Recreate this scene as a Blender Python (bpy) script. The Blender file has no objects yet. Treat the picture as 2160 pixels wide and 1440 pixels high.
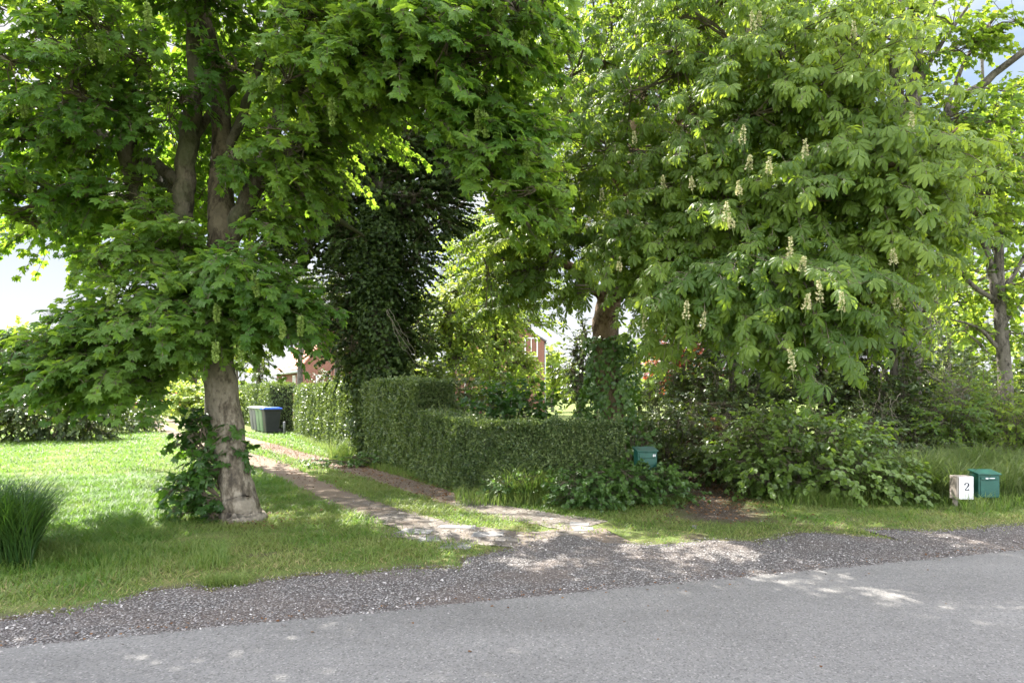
import bpy, math, random
import numpy as np
from mathutils import Vector

scn = bpy.context.scene
R = math.radians
# ------------------------------------------------------------------ camera, sky, sun, exposure
F = 1440.0                       # focal length in photograph pixels (24 mm on 36 mm)
HZ = 830.0                       # horizon row in the photograph
EYE = 1.6
cam_d = bpy.data.cameras.new('camera'); cam = bpy.data.objects.new('camera', cam_d)
scn.collection.objects.link(cam); scn.camera = cam
cam.location = (0, 0, EYE); cam.rotation_euler = (R(90), 0, 0)
cam_d.sensor_width = 36; cam_d.lens = 24; cam_d.shift_y = (HZ - 720) / 2160.0
cam_d.clip_start = 0.05; cam_d.clip_end = 3000

SUN = np.array([-0.42, 0.52, 0.80]); SUN /= np.linalg.norm(SUN)
sun_el = math.asin(SUN[2]); sun_rot = math.atan2(SUN[0], SUN[1])
w = bpy.data.worlds.new("World"); scn.world = w; w.use_nodes = True
nt = w.node_tree; nt.nodes.clear()
out = nt.nodes.new('ShaderNodeOutputWorld'); bg = nt.nodes.new('ShaderNodeBackground')
sky = nt.nodes.new('ShaderNodeTexSky'); sky.sky_type = 'NISHITA'; sky.sun_disc = False
sky.sun_elevation = sun_el; sky.sun_rotation = sun_rot; sky.air_density = 1.0; sky.dust_density = .4; sky.ozone_density = 2.5
tc = nt.nodes.new('ShaderNodeTexCoord'); mp = nt.nodes.new('ShaderNodeMapping'); mp.inputs['Scale'].default_value = (1, 1, 2.2)
nz = nt.nodes.new('ShaderNodeTexNoise'); nz.inputs['Scale'].default_value = 2.6; nz.inputs['Detail'].default_value = 7; nz.inputs['Roughness'].default_value = .55
rp = nt.nodes.new('ShaderNodeValToRGB'); rp.color_ramp.elements[0].position = .38; rp.color_ramp.elements[1].position = .62
mx = nt.nodes.new('ShaderNodeMix'); mx.data_type = 'RGBA'; mx.inputs['B'].default_value = (8.2, 7.75, 7.2, 1)
nt.links.new(tc.outputs['Generated'], mp.inputs['Vector']); nt.links.new(mp.outputs['Vector'], nz.inputs['Vector'])
nt.links.new(nz.outputs['Fac'], rp.inputs['Fac']); nt.links.new(rp.outputs['Color'], mx.inputs['Factor'])
nt.links.new(sky.outputs['Color'], mx.inputs['A'])
# pale blue sky, thin cloud low ahead; unseen bright cloud overhead and behind added for fill light
sxyz = nt.nodes.new('ShaderNodeSeparateXYZ'); nt.links.new(tc.outputs['Generated'], sxyz.inputs[0])
def wrange(sock, a, b, lo, hi):
    n = nt.nodes.new('ShaderNodeMapRange'); n.interpolation_type = 'SMOOTHSTEP'
    for k, v in (('From Min', a), ('From Max', b), ('To Min', lo), ('To Max', hi)): n.inputs[k].default_value = v
    nt.links.new(sock, n.inputs['Value']); return n.outputs[0]
fy = wrange(sxyz.outputs[1], .05, .45, 0, 1); fz = wrange(sxyz.outputs[2], .48, .70, 1, 0)
fm = nt.nodes.new('ShaderNodeMath'); fm.operation = 'MULTIPLY'; nt.links.new(fy, fm.inputs[0]); nt.links.new(fz, fm.inputs[1])
rp2 = nt.nodes.new('ShaderNodeValToRGB'); rp2.color_ramp.elements[0].position = .40; rp2.color_ramp.elements[1].position = .60; nt.links.new(nz.outputs['Fac'], rp2.inputs['Fac'])
hzn = wrange(sxyz.outputs[2], .02, .36, 1, 0)
cf = nt.nodes.new('ShaderNodeMath'); cf.operation = 'MAXIMUM'; nt.links.new(rp2.outputs['Color'], cf.inputs[0]); nt.links.new(hzn, cf.inputs[1])
lowc = nt.nodes.new('ShaderNodeMix'); lowc.data_type = 'RGBA'; lowc.inputs['A'].default_value = (.66, .88, 1.22, 1); lowc.inputs['B'].default_value = (1.3, 1.32, 1.36, 1); nt.links.new(cf.outputs[0], lowc.inputs['Factor'])
fin = nt.nodes.new('ShaderNodeMix'); fin.data_type = 'RGBA'; nt.links.new(fm.outputs[0], fin.inputs['Factor']); nt.links.new(mx.outputs['Result'], fin.inputs['A']); nt.links.new(lowc.outputs['Result'], fin.inputs['B'])
nt.links.new(fin.outputs['Result'], bg.inputs['Color'])
bg.inputs['Strength'].default_value = 0.13
nt.links.new(bg.outputs['Background'], out.inputs['Surface'])
sl = bpy.data.lights.new('sun', 'SUN'); sl.energy = 3.6; sl.angle = R(0.5); sl.color = (1, .95, .86)
so = bpy.data.objects.new('sun', sl); scn.collection.objects.link(so)
so.rotation_euler = Vector(SUN).to_track_quat('Z', 'Y').to_euler(); so.location = (-20, 25, 40)
vs = scn.view_settings; vs.view_transform = 'Standard'; vs.look = 'None'; vs.gamma = 1; vs.exposure = 2.70
scn.cycles.max_bounces = 9; scn.cycles.diffuse_bounces = 5; scn.cycles.transmission_bounces = 6; scn.cycles.glossy_bounces = 2
scn.cycles.use_denoising = True; scn.cycles.caustics_reflective = False; scn.cycles.caustics_refractive = False

rng = np.random.default_rng(7); random.seed(7)
col = scn.collection
def P(px, py, d): return np.array([(px - 1080) / F * d, d, EYE - (py - HZ) / F * d])
def G(px, py): d = EYE * F / (py - HZ); return np.array([(px - 1080) / F * d, d])
def nrm(v): return v / np.maximum(np.linalg.norm(v, axis=-1, keepdims=True), 1e-9)

# ------------------------------------------------------------------ materials
def newmat(name):
    m = bpy.data.materials.new(name); m.use_nodes = True; t = m.node_tree; t.nodes.clear()
    o = t.nodes.new('ShaderNodeOutputMaterial'); return m, t, o
def N(t, typ, **kw):
    n = t.nodes.new(typ)
    for k, v in kw.items():
        if k in n.inputs: n.inputs[k].default_value = v
        else: setattr(n, k, v)
    return n
def ramp(t, src, stops):
    r = t.nodes.new('ShaderNodeValToRGB'); e = r.color_ramp.elements
    while len(e) < len(stops): e.new(.5)
    for i, (p, c) in enumerate(stops): e[i].position = p; e[i].color = (*c, 1)
    t.links.new(src, r.inputs['Fac']); return r.outputs['Color']
def mixc(t, fac, a, b, bt='MIX'):
    m = t.nodes.new('ShaderNodeMix'); m.data_type = 'RGBA'; m.blend_type = bt
    for k, v in (('Factor', fac), ('A', a), ('B', b)):
        if isinstance(v, (int, float)): m.inputs[k].default_value = v
        elif isinstance(v, tuple): m.inputs[k].default_value = (*v, 1)
        else: t.links.new(v, m.inputs[k])
    return m.outputs['Result']
def attr(t, name): a = t.nodes.new('ShaderNodeAttribute'); a.attribute_name = name; return a.outputs['Fac']
def noise(t, scale, detail=5, rough=.6, vec=None, stretch=None):
    n = N(t, 'ShaderNodeTexNoise', Scale=scale, Detail=detail, Roughness=rough)
    c = t.nodes.new('ShaderNodeTexCoord')
    if stretch:
        mpn = t.nodes.new('ShaderNodeMapping'); mpn.inputs['Scale'].default_value = stretch
        t.links.new(c.outputs['Object'], mpn.inputs['Vector']); t.links.new(mpn.outputs['Vector'], n.inputs['Vector'])
    else: t.links.new(c.outputs['Object'], n.inputs['Vector'])
    return n.outputs['Fac']
def voro(t, scale, feat='F1', out='Color', rnd=1.0):
    n = N(t, 'ShaderNodeTexVoronoi', Scale=scale, Randomness=rnd); n.feature = feat
    c = t.nodes.new('ShaderNodeTexCoord'); t.links.new(c.outputs['Object'], n.inputs['Vector']); return n.outputs[out]
def bump(t, h, strength, dist):
    b = N(t, 'ShaderNodeBump', Strength=strength, Distance=dist); t.links.new(h, b.inputs['Height']); return b.outputs['Normal']

def leaf_mat(name, lo, hi, tr_lo, tr_hi, trans=.42, rough=.42, spec=.45):
    """leaf: base colour varies leaf by leaf (attribute tint), light passes through"""
    m, t, o = newmat(name)
    a = attr(t, 'tint')
    c = mixc(t, a, lo, hi); c2 = mixc(t, a, tr_lo, tr_hi)
    p = N(t, 'ShaderNodeBsdfPrincipled', Roughness=rough); p.inputs['Specular IOR Level'].default_value = spec
    t.links.new(c, p.inputs['Base Color'])
    tr = t.nodes.new('ShaderNodeBsdfTranslucent'); t.links.new(c2, tr.inputs['Color'])
    mixs = N(t, 'ShaderNodeMixShader', Fac=trans)
    t.links.new(p.outputs[0], mixs.inputs[1]); t.links.new(tr.outputs[0], mixs.inputs[2]); t.links.new(mixs.outputs[0], o.inputs[0])
    return m
def simple(name, c1, c2, scale=6, rough=.7, bs=.3, bd=.01, stretch=None, metal=0, spec=.4, stops=(.35, .65)):
    m, t, o = newmat(name); n = noise(t, scale, 6, .65, stretch=stretch)
    p = N(t, 'ShaderNodeBsdfPrincipled', Roughness=rough, Metallic=metal); p.inputs['Specular IOR Level'].default_value = spec
    t.links.new(ramp(t, n, [(stops[0], c1), (stops[1], c2)]), p.inputs['Base Color'])
    t.links.new(bump(t, n, bs, bd), p.inputs['Normal']); t.links.new(p.outputs[0], o.inputs[0]); return m
def bark(name, dark, mid, light, sc=9, moss=None, stretch=(1, 1, .45)):
    m, t, o = newmat(name)
    a = noise(t, sc, 8, .7, stretch=stretch); b = noise(t, sc * .35, 4, .6, stretch=(1, 1, .6)); v = voro(t, sc * 2.2, 'F1', 'Distance')
    c = ramp(t, a, [(.38, dark), (.5, mid), (.62, light)])
    lich = ramp(t, b, [(.5, (0, 0, 0)), (.53, (1, 1, 1))])
    c = mixc(t, lich, c, mixc(t, .6, c, light))
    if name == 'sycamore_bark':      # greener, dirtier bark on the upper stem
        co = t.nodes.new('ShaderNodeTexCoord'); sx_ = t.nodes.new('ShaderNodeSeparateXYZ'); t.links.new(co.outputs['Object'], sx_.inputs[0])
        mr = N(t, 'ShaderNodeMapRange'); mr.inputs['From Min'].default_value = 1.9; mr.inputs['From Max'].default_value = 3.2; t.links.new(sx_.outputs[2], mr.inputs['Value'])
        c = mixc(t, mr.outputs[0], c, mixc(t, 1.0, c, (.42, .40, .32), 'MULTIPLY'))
    if moss:
        mo = noise(t, 1.6, 4); c = mixc(t, ramp(t, mo, [(.45, (0, 0, 0)), (.65, (.7, .7, .7))]), c, moss)
    p = N(t, 'ShaderNodeBsdfPrincipled', Roughness=.9); p.inputs['Specular IOR Level'].default_value = .2
    t.links.new(c, p.inputs['Base Color'])
    h = mixc(t, .4, a, v); t.links.new(bump(t, h, .9, .03), p.inputs['Normal']); t.links.new(p.outputs[0], o.inputs[0]); return m

M = {}
M['syc'] = leaf_mat('sycamore_leaf', (.046, .104, .020), (.105, .178, .032), (.20, .37, .022), (.37, .52, .045), .5, .5, .3)
M['syc_young'] = leaf_mat('sycamore_shoot_leaf', (.026, .068, .016), (.055, .12, .022), (.11, .26, .012), (.19, .36, .02), .4, .36)
M['chest'] = leaf_mat('chestnut_leaf', (.050, .097, .019), (.118, .18, .030), (.24, .37, .022), (.44, .55, .05), .5, .48, .32)
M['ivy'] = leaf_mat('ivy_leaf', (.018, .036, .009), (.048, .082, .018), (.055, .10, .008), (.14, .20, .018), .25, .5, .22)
M['ivy_light'] = leaf_mat('ivy_leaf_light', (.042, .09, .020), (.10, .18, .036), (.12, .25, .02), (.22, .38, .04), .32, .36)
M['hedge'] = leaf_mat('hedge_leaf', (.045, .080, .024), (.16, .21, .075), (.12, .19, .02), (.26, .34, .05), .28, .38, .5)
M['small'] = leaf_mat('woodland_leaf', (.055, .105, .020), (.12, .18, .030), (.23, .37, .024), (.41, .52, .05), .5, .55, .3)
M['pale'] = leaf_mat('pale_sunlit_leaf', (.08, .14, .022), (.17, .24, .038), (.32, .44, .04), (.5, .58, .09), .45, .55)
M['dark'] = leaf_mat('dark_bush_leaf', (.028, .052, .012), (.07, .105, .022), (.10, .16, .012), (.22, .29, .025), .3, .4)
M['bramble'] = leaf_mat('bramble_leaf', (.056, .10, .018), (.12, .19, .034), (.16, .27, .018), (.28, .40, .04), .36, .42)
M['brown'] = leaf_mat('dead_leaf', (.075, .035, .018), (.20, .115, .06), (.10, .05, .02), (.2, .12, .05), .2, .8, .1)
M['copper'] = leaf_mat('copper_leaf', (.10, .02, .015), (.24, .06, .03), (.35, .06, .02), (.55, .16, .05), .4, .5)
M['grass'] = leaf_mat('grass_blade', (.066, .128, .022), (.17, .20, .06), (.18, .35, .03), (.36, .41, .11), .38, .5, .3)
M['dry'] = leaf_mat('dry_grass', (.14, .15, .05), (.34, .29, .14), (.2, .2, .06), (.4, .35, .15), .3, .7, .2)
M['flower'] = leaf_mat('sycamore_blossom', (.16, .24, .05), (.26, .34, .08), (.3, .42, .08), (.45, .55, .14), .35, .6)
M['cflower'] = leaf_mat('chestnut_blossom', (.30, .32, .13), (.52, .47, .27), (.34, .34, .15), (.5, .46, .26), .25, .6)
M['bark'] = bark('sycamore_bark', (.05, .042, .032), (.12, .10, .075), (.24, .21, .165), 10)
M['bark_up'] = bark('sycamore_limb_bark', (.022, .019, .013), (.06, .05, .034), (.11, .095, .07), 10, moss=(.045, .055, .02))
M['bark_b'] = bark('brown_bark', (.05, .032, .02), (.13, .085, .055), (.21, .15, .1), 12)
M['bark_g'] = bark('grey_bark', (.03, .027, .022), (.075, .066, .054), (.14, .125, .105), 12)
M['bark_d'] = bark('dark_bark', (.02, .017, .013), (.05, .042, .032), (.09, .08, .06), 12)
M['twig'] = simple('twig', (.06, .048, .03), (.14, .115, .08), 30, .85)
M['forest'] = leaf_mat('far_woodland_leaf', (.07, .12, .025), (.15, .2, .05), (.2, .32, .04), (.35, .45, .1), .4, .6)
M['reed'] = leaf_mat('reed_blade', (.018, .05, .012), (.05, .10, .02), (.05, .13, .01), (.12, .22, .02), .3, .45, .4)
M['tallg'] = leaf_mat('long_grass_blade', (.045, .08, .02), (.13, .165, .05), (.10, .18, .02), (.26, .32, .09), .35, .5, .3)
M['vine'] = simple('dry_vine', (.10, .085, .06), (.21, .18, .14), 30, .85)
M['petiole'] = simple('leaf_stalk', (.12, .17, .05), (.20, .24, .08), 30, .7)

# ------------------------------------------------------------------ mesh builder
class Geo:
    def __init__(s): s.v = []; s.f = []; s.m = []; s.t = []; s.sm = []; s.n = 0
    def add(s, v, f, mat=0, tint=None, smooth=False):
        v = np.asarray(v, dtype=np.float32).reshape(-1, 3); f = np.asarray(f, dtype=np.int64).reshape(-1, 3)
        if len(v) == 0 or len(f) == 0: return
        s.v.append(v); s.f.append(f + s.n); s.n += len(v)
        s.m.append(np.full(len(f), mat, dtype=np.int32)); s.sm.append(np.full(len(f), smooth, dtype=bool))
        s.t.append(np.full(len(v), .5, dtype=np.float32) if tint is None else np.asarray(tint, dtype=np.float32))
    def quads(s, v, q, mat=0, tint=None, smooth=False):
        q = np.asarray(q).reshape(-1, 4); s.add(v, np.concatenate([q[:, [0, 1, 2]], q[:, [0, 2, 3]]]), mat, tint, smooth)
    def mesh(s, name, mats, origin=(0, 0, 0)):
        v = np.concatenate(s.v) - np.asarray(origin, dtype=np.float32); f = np.concatenate(s.f).astype(np.int32)
        me = bpy.data.meshes.new(name)
        me.vertices.add(len(v)); me.vertices.foreach_set('co', v.ravel())
        me.loops.add(f.size); me.loops.foreach_set('vertex_index', f.ravel())
        me.polygons.add(len(f)); me.polygons.foreach_set('loop_start', np.arange(0, f.size, 3, dtype=np.int32))
        me.polygons.foreach_set('loop_total', np.full(len(f), 3, dtype=np.int32))
        for m in mats: me.materials.append(m)
        me.polygons.foreach_set('material_index', np.concatenate(s.m)); me.polygons.foreach_set('use_smooth', np.concatenate(s.sm))
        a = me.attributes.new('tint', 'FLOAT', 'POINT'); a.data.foreach_set('value', np.concatenate(s.t))
        me.update(calc_edges=True); return me
    def build(s, name, mats, parent=None, origin=None):
        if not s.v: return None
        if origin is None: origin = tuple(parent['_o']) if parent is not None and '_o' in parent else (0, 0, 0)
        o = bpy.data.objects.new(name, s.mesh(name, mats, origin)); col.objects.link(o)
        if parent is not None: o.parent = parent
        else: o.location = origin
        return o
def tag(o, label=None, cat=None, group=None, kind=None):
    if label: o['label'] = label
    if cat: o['category'] = cat
    if group: o['group'] = group
    if kind: o['kind'] = kind
    return o
def empty(name, loc, label, cat, group=None):
    o = bpy.data.objects.new(name, None); col.objects.link(o); o.location = tuple(float(x) for x in loc); o.empty_display_size = .2
    o['_o'] = [float(x) for x in loc]; return tag(o, label, cat, group)

def frames(pts):
    t = np.gradient(pts, axis=0); t = nrm(t); up = np.array([0, 0, 1.0]) if abs(t[0, 2]) < .9 else np.array([1.0, 0, 0])
    u = nrm(np.cross(up, t[0])); us = []
    for k in range(len(pts)):
        u = nrm(u - t[k] * np.dot(u, t[k])); us.append(u)
    us = np.array(us); return us, np.cross(t, us)
def tube(g, pts, rad, sides=8, mat=0, rough=0., tint=None):
    pts = np.asarray(pts, float); rad = np.asarray(rad, float)
    U, V = frames(pts); a = np.arange(sides) * 2 * np.pi / sides
    rr = rad[:, None] * (1 + rough * rng.normal(size=(len(pts), sides)))
    v = pts[:, None] + rr[..., None] * (np.cos(a)[None, :, None] * U[:, None] + np.sin(a)[None, :, None] * V[:, None])
    k = len(pts); i = np.arange(k - 1)[:, None] * sides; j = np.arange(sides)[None]; j2 = (j + 1) % sides
    q = np.stack([i + j, i + j2, i + sides + j2, i + sides + j], -1).reshape(-1, 4)
    vv = np.concatenate([v.reshape(-1, 3), pts[-1:], pts[:1]])
    g.quads(vv, q, mat, smooth=True)
    top = (k - 1) * sides; tri = [(top + x, top + (x + 1) % sides, k * sides) for x in range(sides)] + [((x + 1) % sides, x, k * sides + 1) for x in range(sides)]
    s_n = g.n - len(vv); g.f.append(np.array(tri) + s_n); g.m.append(np.full(len(tri), mat, dtype=np.int32)); g.sm.append(np.full(len(tri), True))
def smooth_line(pts, rad, n=6, wob=0.0):
    """Catmull-Rom through pts (k,3) with radii"""
    pts = np.asarray(pts, float); rad = np.asarray(rad, float)
    p = np.vstack([2 * pts[0] - pts[1], pts, 2 * pts[-1] - pts[-2]]); o = []; r = []
    for k in range(len(pts) - 1):
        a, b, c, d = p[k:k + 4]
        for t in np.arange(n) / n:
            o.append(.5 * ((2 * b) + (c - a) * t + (2 * a - 5 * b + 4 * c - d) * t * t + (-a + 3 * b - 3 * c + d) * t ** 3)); r.append(rad[k] * (1 - t) + rad[k + 1] * t)
    o.append(pts[-1]); r.append(rad[-1]); o = np.array(o); r = np.array(r)
    if wob: o[1:-1] += rng.normal(size=(len(o) - 2, 3)) * wob
    return o, r
def twigs(g, A, B, C, r0, r1, mat=1):
    """many thin three-sided curved twigs A->B->C"""
    n = len(A)
    if n == 0: return
    t = nrm(C - A); u = nrm(np.cross(t, np.array([.3, .1, 1.0]))); v = np.cross(t, u)
    a = np.arange(3) * 2 * np.pi / 3
    ring = np.cos(a)[None, :, None] * u[:, None] + np.sin(a)[None, :, None] * v[:, None]
    r0 = np.broadcast_to(r0, (n,)); r1 = np.broadcast_to(r1, (n,))
    V = np.stack([A[:, None] + ring * r0[:, None, None], B[:, None] + ring * ((r0 + r1) / 2)[:, None, None], C[:, None] + ring * r1[:, None, None]], 1)
    q = []
    for k in range(2):
        for j in range(3):
            q.append((k * 3 + j, k * 3 + (j + 1) % 3, k * 3 + 3 + (j + 1) % 3, k * 3 + 3 + j))
    q = np.array(q)[None] + (np.arange(n) * 9)[:, None, None]
    g.quads(V.reshape(-1, 3), q.reshape(-1, 4), mat)

# ------------------------------------------------------------------ leaf templates: (verts, tris); x across, y along the blade, z its normal
def fan(outline, cup=.25, cy=.25):
    o = np.array(outline); c = np.array([[0, cy]]); p = np.vstack([c, o])
    z = -cup * (p[:, 0] ** 2 + (p[:, 1] - cy) ** 2) + .10 * np.abs(p[:, 0])
    v = np.column_stack([p, z]); n = len(o); f = [(0, 1 + k, 1 + (k + 1) % n) for k in range(n)]
    return v, np.array(f)
def polar(lst, oy=.25):
    r = []
    for th, rad in lst: r.append((math.sin(R(th)) * rad, oy + math.cos(R(th)) * rad))
    for th, rad in lst[::-1]:
        if 0 < th < 180: r.append((-math.sin(R(th)) * rad, oy + math.cos(R(th)) * rad))
    return r
T = {}
T['syc'] = fan(polar([(0, .80), (9, .56), (17, .58), (27, .45), (38, .60), (50, .78), (60, .60), (72, .55), (84, .44), (100, .52), (114, .60), (130, .44), (155, .30), (180, .22)]), .42)
T['ivy'] = fan(polar([(0, .62), (25, .34), (50, .55), (80, .32), (110, .42), (150, .3), (180, .18)], .25), .3)
def oval(wd=.5, k=(.35, .9), fold=.18, droop=.25):
    y = [0, k[0] * .8, k[0] * 1.8, 1.0]; ww = [0, wd * .9, wd, 0]
    v = [(0, 0, 0)]
    for a, b in ((.3, wd * .85), (.68, wd * .78)): v += [(-b / 1, a, fold * b - droop * a * a), (0, a, -droop * a * a), (b / 1, a, fold * b - droop * a * a)]
    v.append((0, 1, -droop))
    f = [(0, 2, 1), (0, 3, 2), (1, 2, 5), (1, 5, 4), (2, 3, 6), (2, 6, 5), (4, 5, 7), (5, 6, 7)]
    return np.array(v, float), np.array(f)
T['oval'] = oval(.34)
T['round'] = oval(.48, fold=.25, droop=.2)
def tiny(wd=.36):
    return np.array([(0, 0, 0), (wd, .5, .1), (0, 1, -.12), (-wd, .5, .1)], float), np.array([(0, 1, 2), (0, 2, 3)])
T['tiny'] = tiny()
T['narrow'] = tiny(.2)
def chestnut(n=7):
    V = []; Fc = []; k = 0
    angs = np.linspace(-112, 112, n); prof = [(.0, .015), (.28, .075), (.52, .15), (.74, .20), (.90, .13), (1.0, .0)]
    for a in angs:
        L = 1.0 - .42 * (abs(a) / 112) ** 1.4; ca, sa = math.cos(R(a)), math.sin(R(a)); base = k
        for (t, wv) in prof:
            for s in (-1, 0, 1):
                if wv == 0 and s != 0: continue
                x = s * wv * L; y = t * L; z = (.30 * abs(x)) - .62 * t * t * L
                V.append((x * ca + y * sa, -x * sa + y * ca, z)); k += 1
        for r_ in range(4):
            b = base + r_ * 3; Fc += [(b, b + 1, b + 4), (b, b + 4, b + 3), (b + 1, b + 2, b + 5), (b + 1, b + 5, b + 4)]
        b = base + 12; Fc += [(b, b + 1, b + 3), (b + 1, b + 2, b + 3)]
    return np.array(V), np.array(Fc)
T['chest'] = chestnut(7); T['chest5'] = chestnut(5)
def blade(): return np.array([(-.5, 0, 0), (.5, 0, 0), (-.35, .5, .1), (.35, .5, .1), (0, 1, .42)], float), np.array([(0, 1, 3), (0, 3, 2), (2, 3, 4)])

def place(g, tpl, pos, ax, nr, size, tint, mat=0, wid=None):
    """copies of the leaf template: ax = along the blade, nr = its upper side"""
    if len(pos) == 0: return
    tv, tf = tpl; ax = nrm(ax); nr = nrm(nr - ax * np.sum(nr * ax, -1, keepdims=True)); sx = np.cross(ax, nr)
    size = np.broadcast_to(size, (len(pos),)); wd = size if wid is None else np.broadcast_to(wid, (len(pos),))
    v = pos[:, None] + (tv[None, :, 0:1] * wd[:, None, None]) * sx[:, None] + size[:, None, None] * (tv[None, :, 1:2] * ax[:, None] + tv[None, :, 2:3] * nr[:, None])
    f = tf[None] + (np.arange(len(pos)) * len(tv))[:, None, None]
    g.add(v.reshape(-1, 3), f.reshape(-1, 3), mat, np.repeat(tint, len(tv)))

def sprays(g, hub_pts, centers, radii, n, leaf, size, per, length, axis_pt, droop=.35, up=1.0, inner=.35, tmul=1.0, tshift=0., twr=.006, hemi=None, stalk=0., mats=(0, 1), zmin=None):
    """one leafy mass: branches from the hub towards shell, twigs, leaves on the twigs"""
    c = np.asarray(centers, float); rad = np.asarray(radii, float)
    d = nrm(rng.normal(size=(n, 3)))
    if hemi is not None: d[:, 2] = np.where(d[:, 2] < hemi, -d[:, 2] * .5, d[:, 2])
    rr = inner + (1 - inner) * rng.random(n) ** .5
    # a lumpy outline
    lump = 1 + .22 * np.sin(d @ rng.normal(size=3) * 4 + rng.random() * 6) + .15 * np.sin(d @ rng.normal(size=3) * 8 + rng.random() * 6)
    tip = c + rad * d * (rr * lump)[:, None]
    if zmin is not None: tip[:, 2] = np.maximum(tip[:, 2], zmin + rng.random(n) * .1)
    m = max(3, n // 11); idx = rng.choice(n, m, replace=False)
    sub = hub_pts[rng.integers(0, len(hub_pts), m)] if len(hub_pts) > 1 else np.repeat(hub_pts, m, 0)
    subc = c + (tip[idx] - c) * .55
    mid = (sub + subc) / 2 + rng.normal(size=(m, 3)) * .06 * rad.mean() + np.array([0, 0, .06 * rad.mean()])
    twigs(g, sub, mid, subc, twr * 3.2, twr * 1.6, mats[1])
    dist = np.linalg.norm(tip[:, None] - subc[None], axis=2); near = subc[np.argmin(dist, 1)]
    o = nrm(tip - np.asarray(axis_pt)); o[:, 2] *= .3; o = nrm(o + .8 * d)
    L = length * (.7 + .6 * rng.random(n)); st = tip - o * L[:, None] * .6
    st = near + (st - near) * np.minimum(1, .9)
    end = tip + o * L[:, None] * .4 + np.array([0, 0, -1]) * (droop * L * .5)[:, None]
    twigs(g, near, (near + st) / 2 + rng.normal(size=(n, 3)) * .03, st, twr * 1.1, twr * .8, mats[1])
    twigs(g, st, (st + end) / 2 + np.array([0, 0, 1]) * (.10 * L)[:, None], end, twr * .8, twr * .35, mats[1])
    # leaves
    t = np.tile(np.linspace(.15, 1.0, per), (n, 1)) + rng.normal(size=(n, per)) * .05; t = np.clip(t, 0, 1)
    base = (1 - t[..., None]) ** 2 * st[:, None] + 2 * t[..., None] * (1 - t[..., None]) * ((st + end) / 2 + np.array([0, 0, 1]) * (.18 * L)[:, None])[:, None] + t[..., None] ** 2 * end[:, None]
    side = np.cross(o, np.array([0, 0, 1.0])); side = nrm(side)
    sg = np.where(np.arange(per) % 2 == 0, 1, -1)[None, :, None] * (1.2 - t[..., None])
    ax = o[:, None] * .75 + side[:, None] * sg * 1.1 + rng.normal(size=(n, per, 3)) * .35 + np.array([0, 0, -1.0]) * (droop * (.6 + .8 * rng.random((n, per, 1))))
    ax = nrm(ax); nr = np.array([0, 0, up]) + o[:, None] * .55 + rng.normal(size=(n, per, 3)) * .38
    pos = base
    if stalk:
        pos = base + (ax + np.array([0, 0, .5])) * stalk * (.6 + .8 * rng.random((n, per, 1)))
        twigs(g, base.reshape(-1, 3), (base + pos).reshape(-1, 3) / 2 + [0, 0, .01], pos.reshape(-1, 3), .0028, .002, mats[1])
    ti = np.clip(rng.random((n, 1)) * .6 + rng.random((n, per)) * .4 * tmul + .25 * rng.normal() + tshift - .05, 0, 1.25)
    s = size * (.5 + .75 * rng.random((n, per)))
    lf = leaf if isinstance(leaf, (list, tuple)) and isinstance(leaf[0], str) else [leaf]
    pick = rng.integers(0, len(lf), (n, per))
    for k, nm in enumerate(lf):
        sel = pick == k
        place(g, T[nm], pos[sel], ax[sel], nr[sel], s[sel], ti[sel], mats[0])
    return tip

def tree(name, label, cat, base, trunk, limbs, blobs, leafmat, barkmat, spray, group=None, limbmat=None, sides=12, crown_name='crown'):
    """trunk: (pts, radii); limbs: list of the same; blobs: (centre, radii, n, overrides)"""
    root = empty(name, base, label, cat, group)
    g = Geo(); p, r = smooth_line(*trunk, n=5); 
    p = p + rng.normal(size=p.shape) * r[:, None] * .05; p[0] = trunk[0][0]
    tube(g, p, r, sides, 0, .035); g.build('trunk', [barkmat], root)
    alls = [(p, r)]
    for L in limbs:
        g = Geo(); lp, lr = smooth_line(*L, n=5); lp[1:] += rng.normal(size=(len(lp) - 1, 3)) * lr[1:, None] * .14
        tube(g, lp, lr, 8, 0, .04); g.build('limb', [limbmat or barkmat], root); alls.append((lp, lr))
    sk = np.concatenate([a[0][max(1, len(a[0]) // 3):] for a in alls]); skr = np.concatenate([a[1][max(1, len(a[0]) // 3):] for a in alls])
    g = Geo()
    for b in blobs:
        c, rd, n = b[:3]; kw = dict(spray); kw.update(b[3] if len(b) > 3 else {})
        c = np.asarray(c, float); dd = np.linalg.norm((sk - c) * np.array([1, 1, np.where(True, 1.0, 1)]), axis=1) + np.maximum(sk[:, 2] - c[2], 0) * 1.2
        k = int(np.argmin(dd)); d = np.linalg.norm(sk[k] - c)
        if d > .25:
            mid = (sk[k] + c) / 2 + rng.normal(size=3) * d * .07 + np.array([0, 0, d * .08])
            q, qr = smooth_line([sk[k], mid, c], [min(skr[k] * .55, .012 + d * .014), .008 + d * .008, .008], n=4)
            tube(g, q, qr, 5, 1)
            hub = q[len(q) // 3:]
        else: hub = c[None]
        sprays(g, hub, c, rd, n, axis_pt=(p[-1][0], p[-1][1], c[2]), **kw)
    g.build(crown_name, [leafmat, M['twig']], root)
    return root
def B(px, py, d, rx, ry, rd, n, **kw):
    return (P(px, py, d), (rx / F * d, rd, ry / F * d), n, kw)

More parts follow.
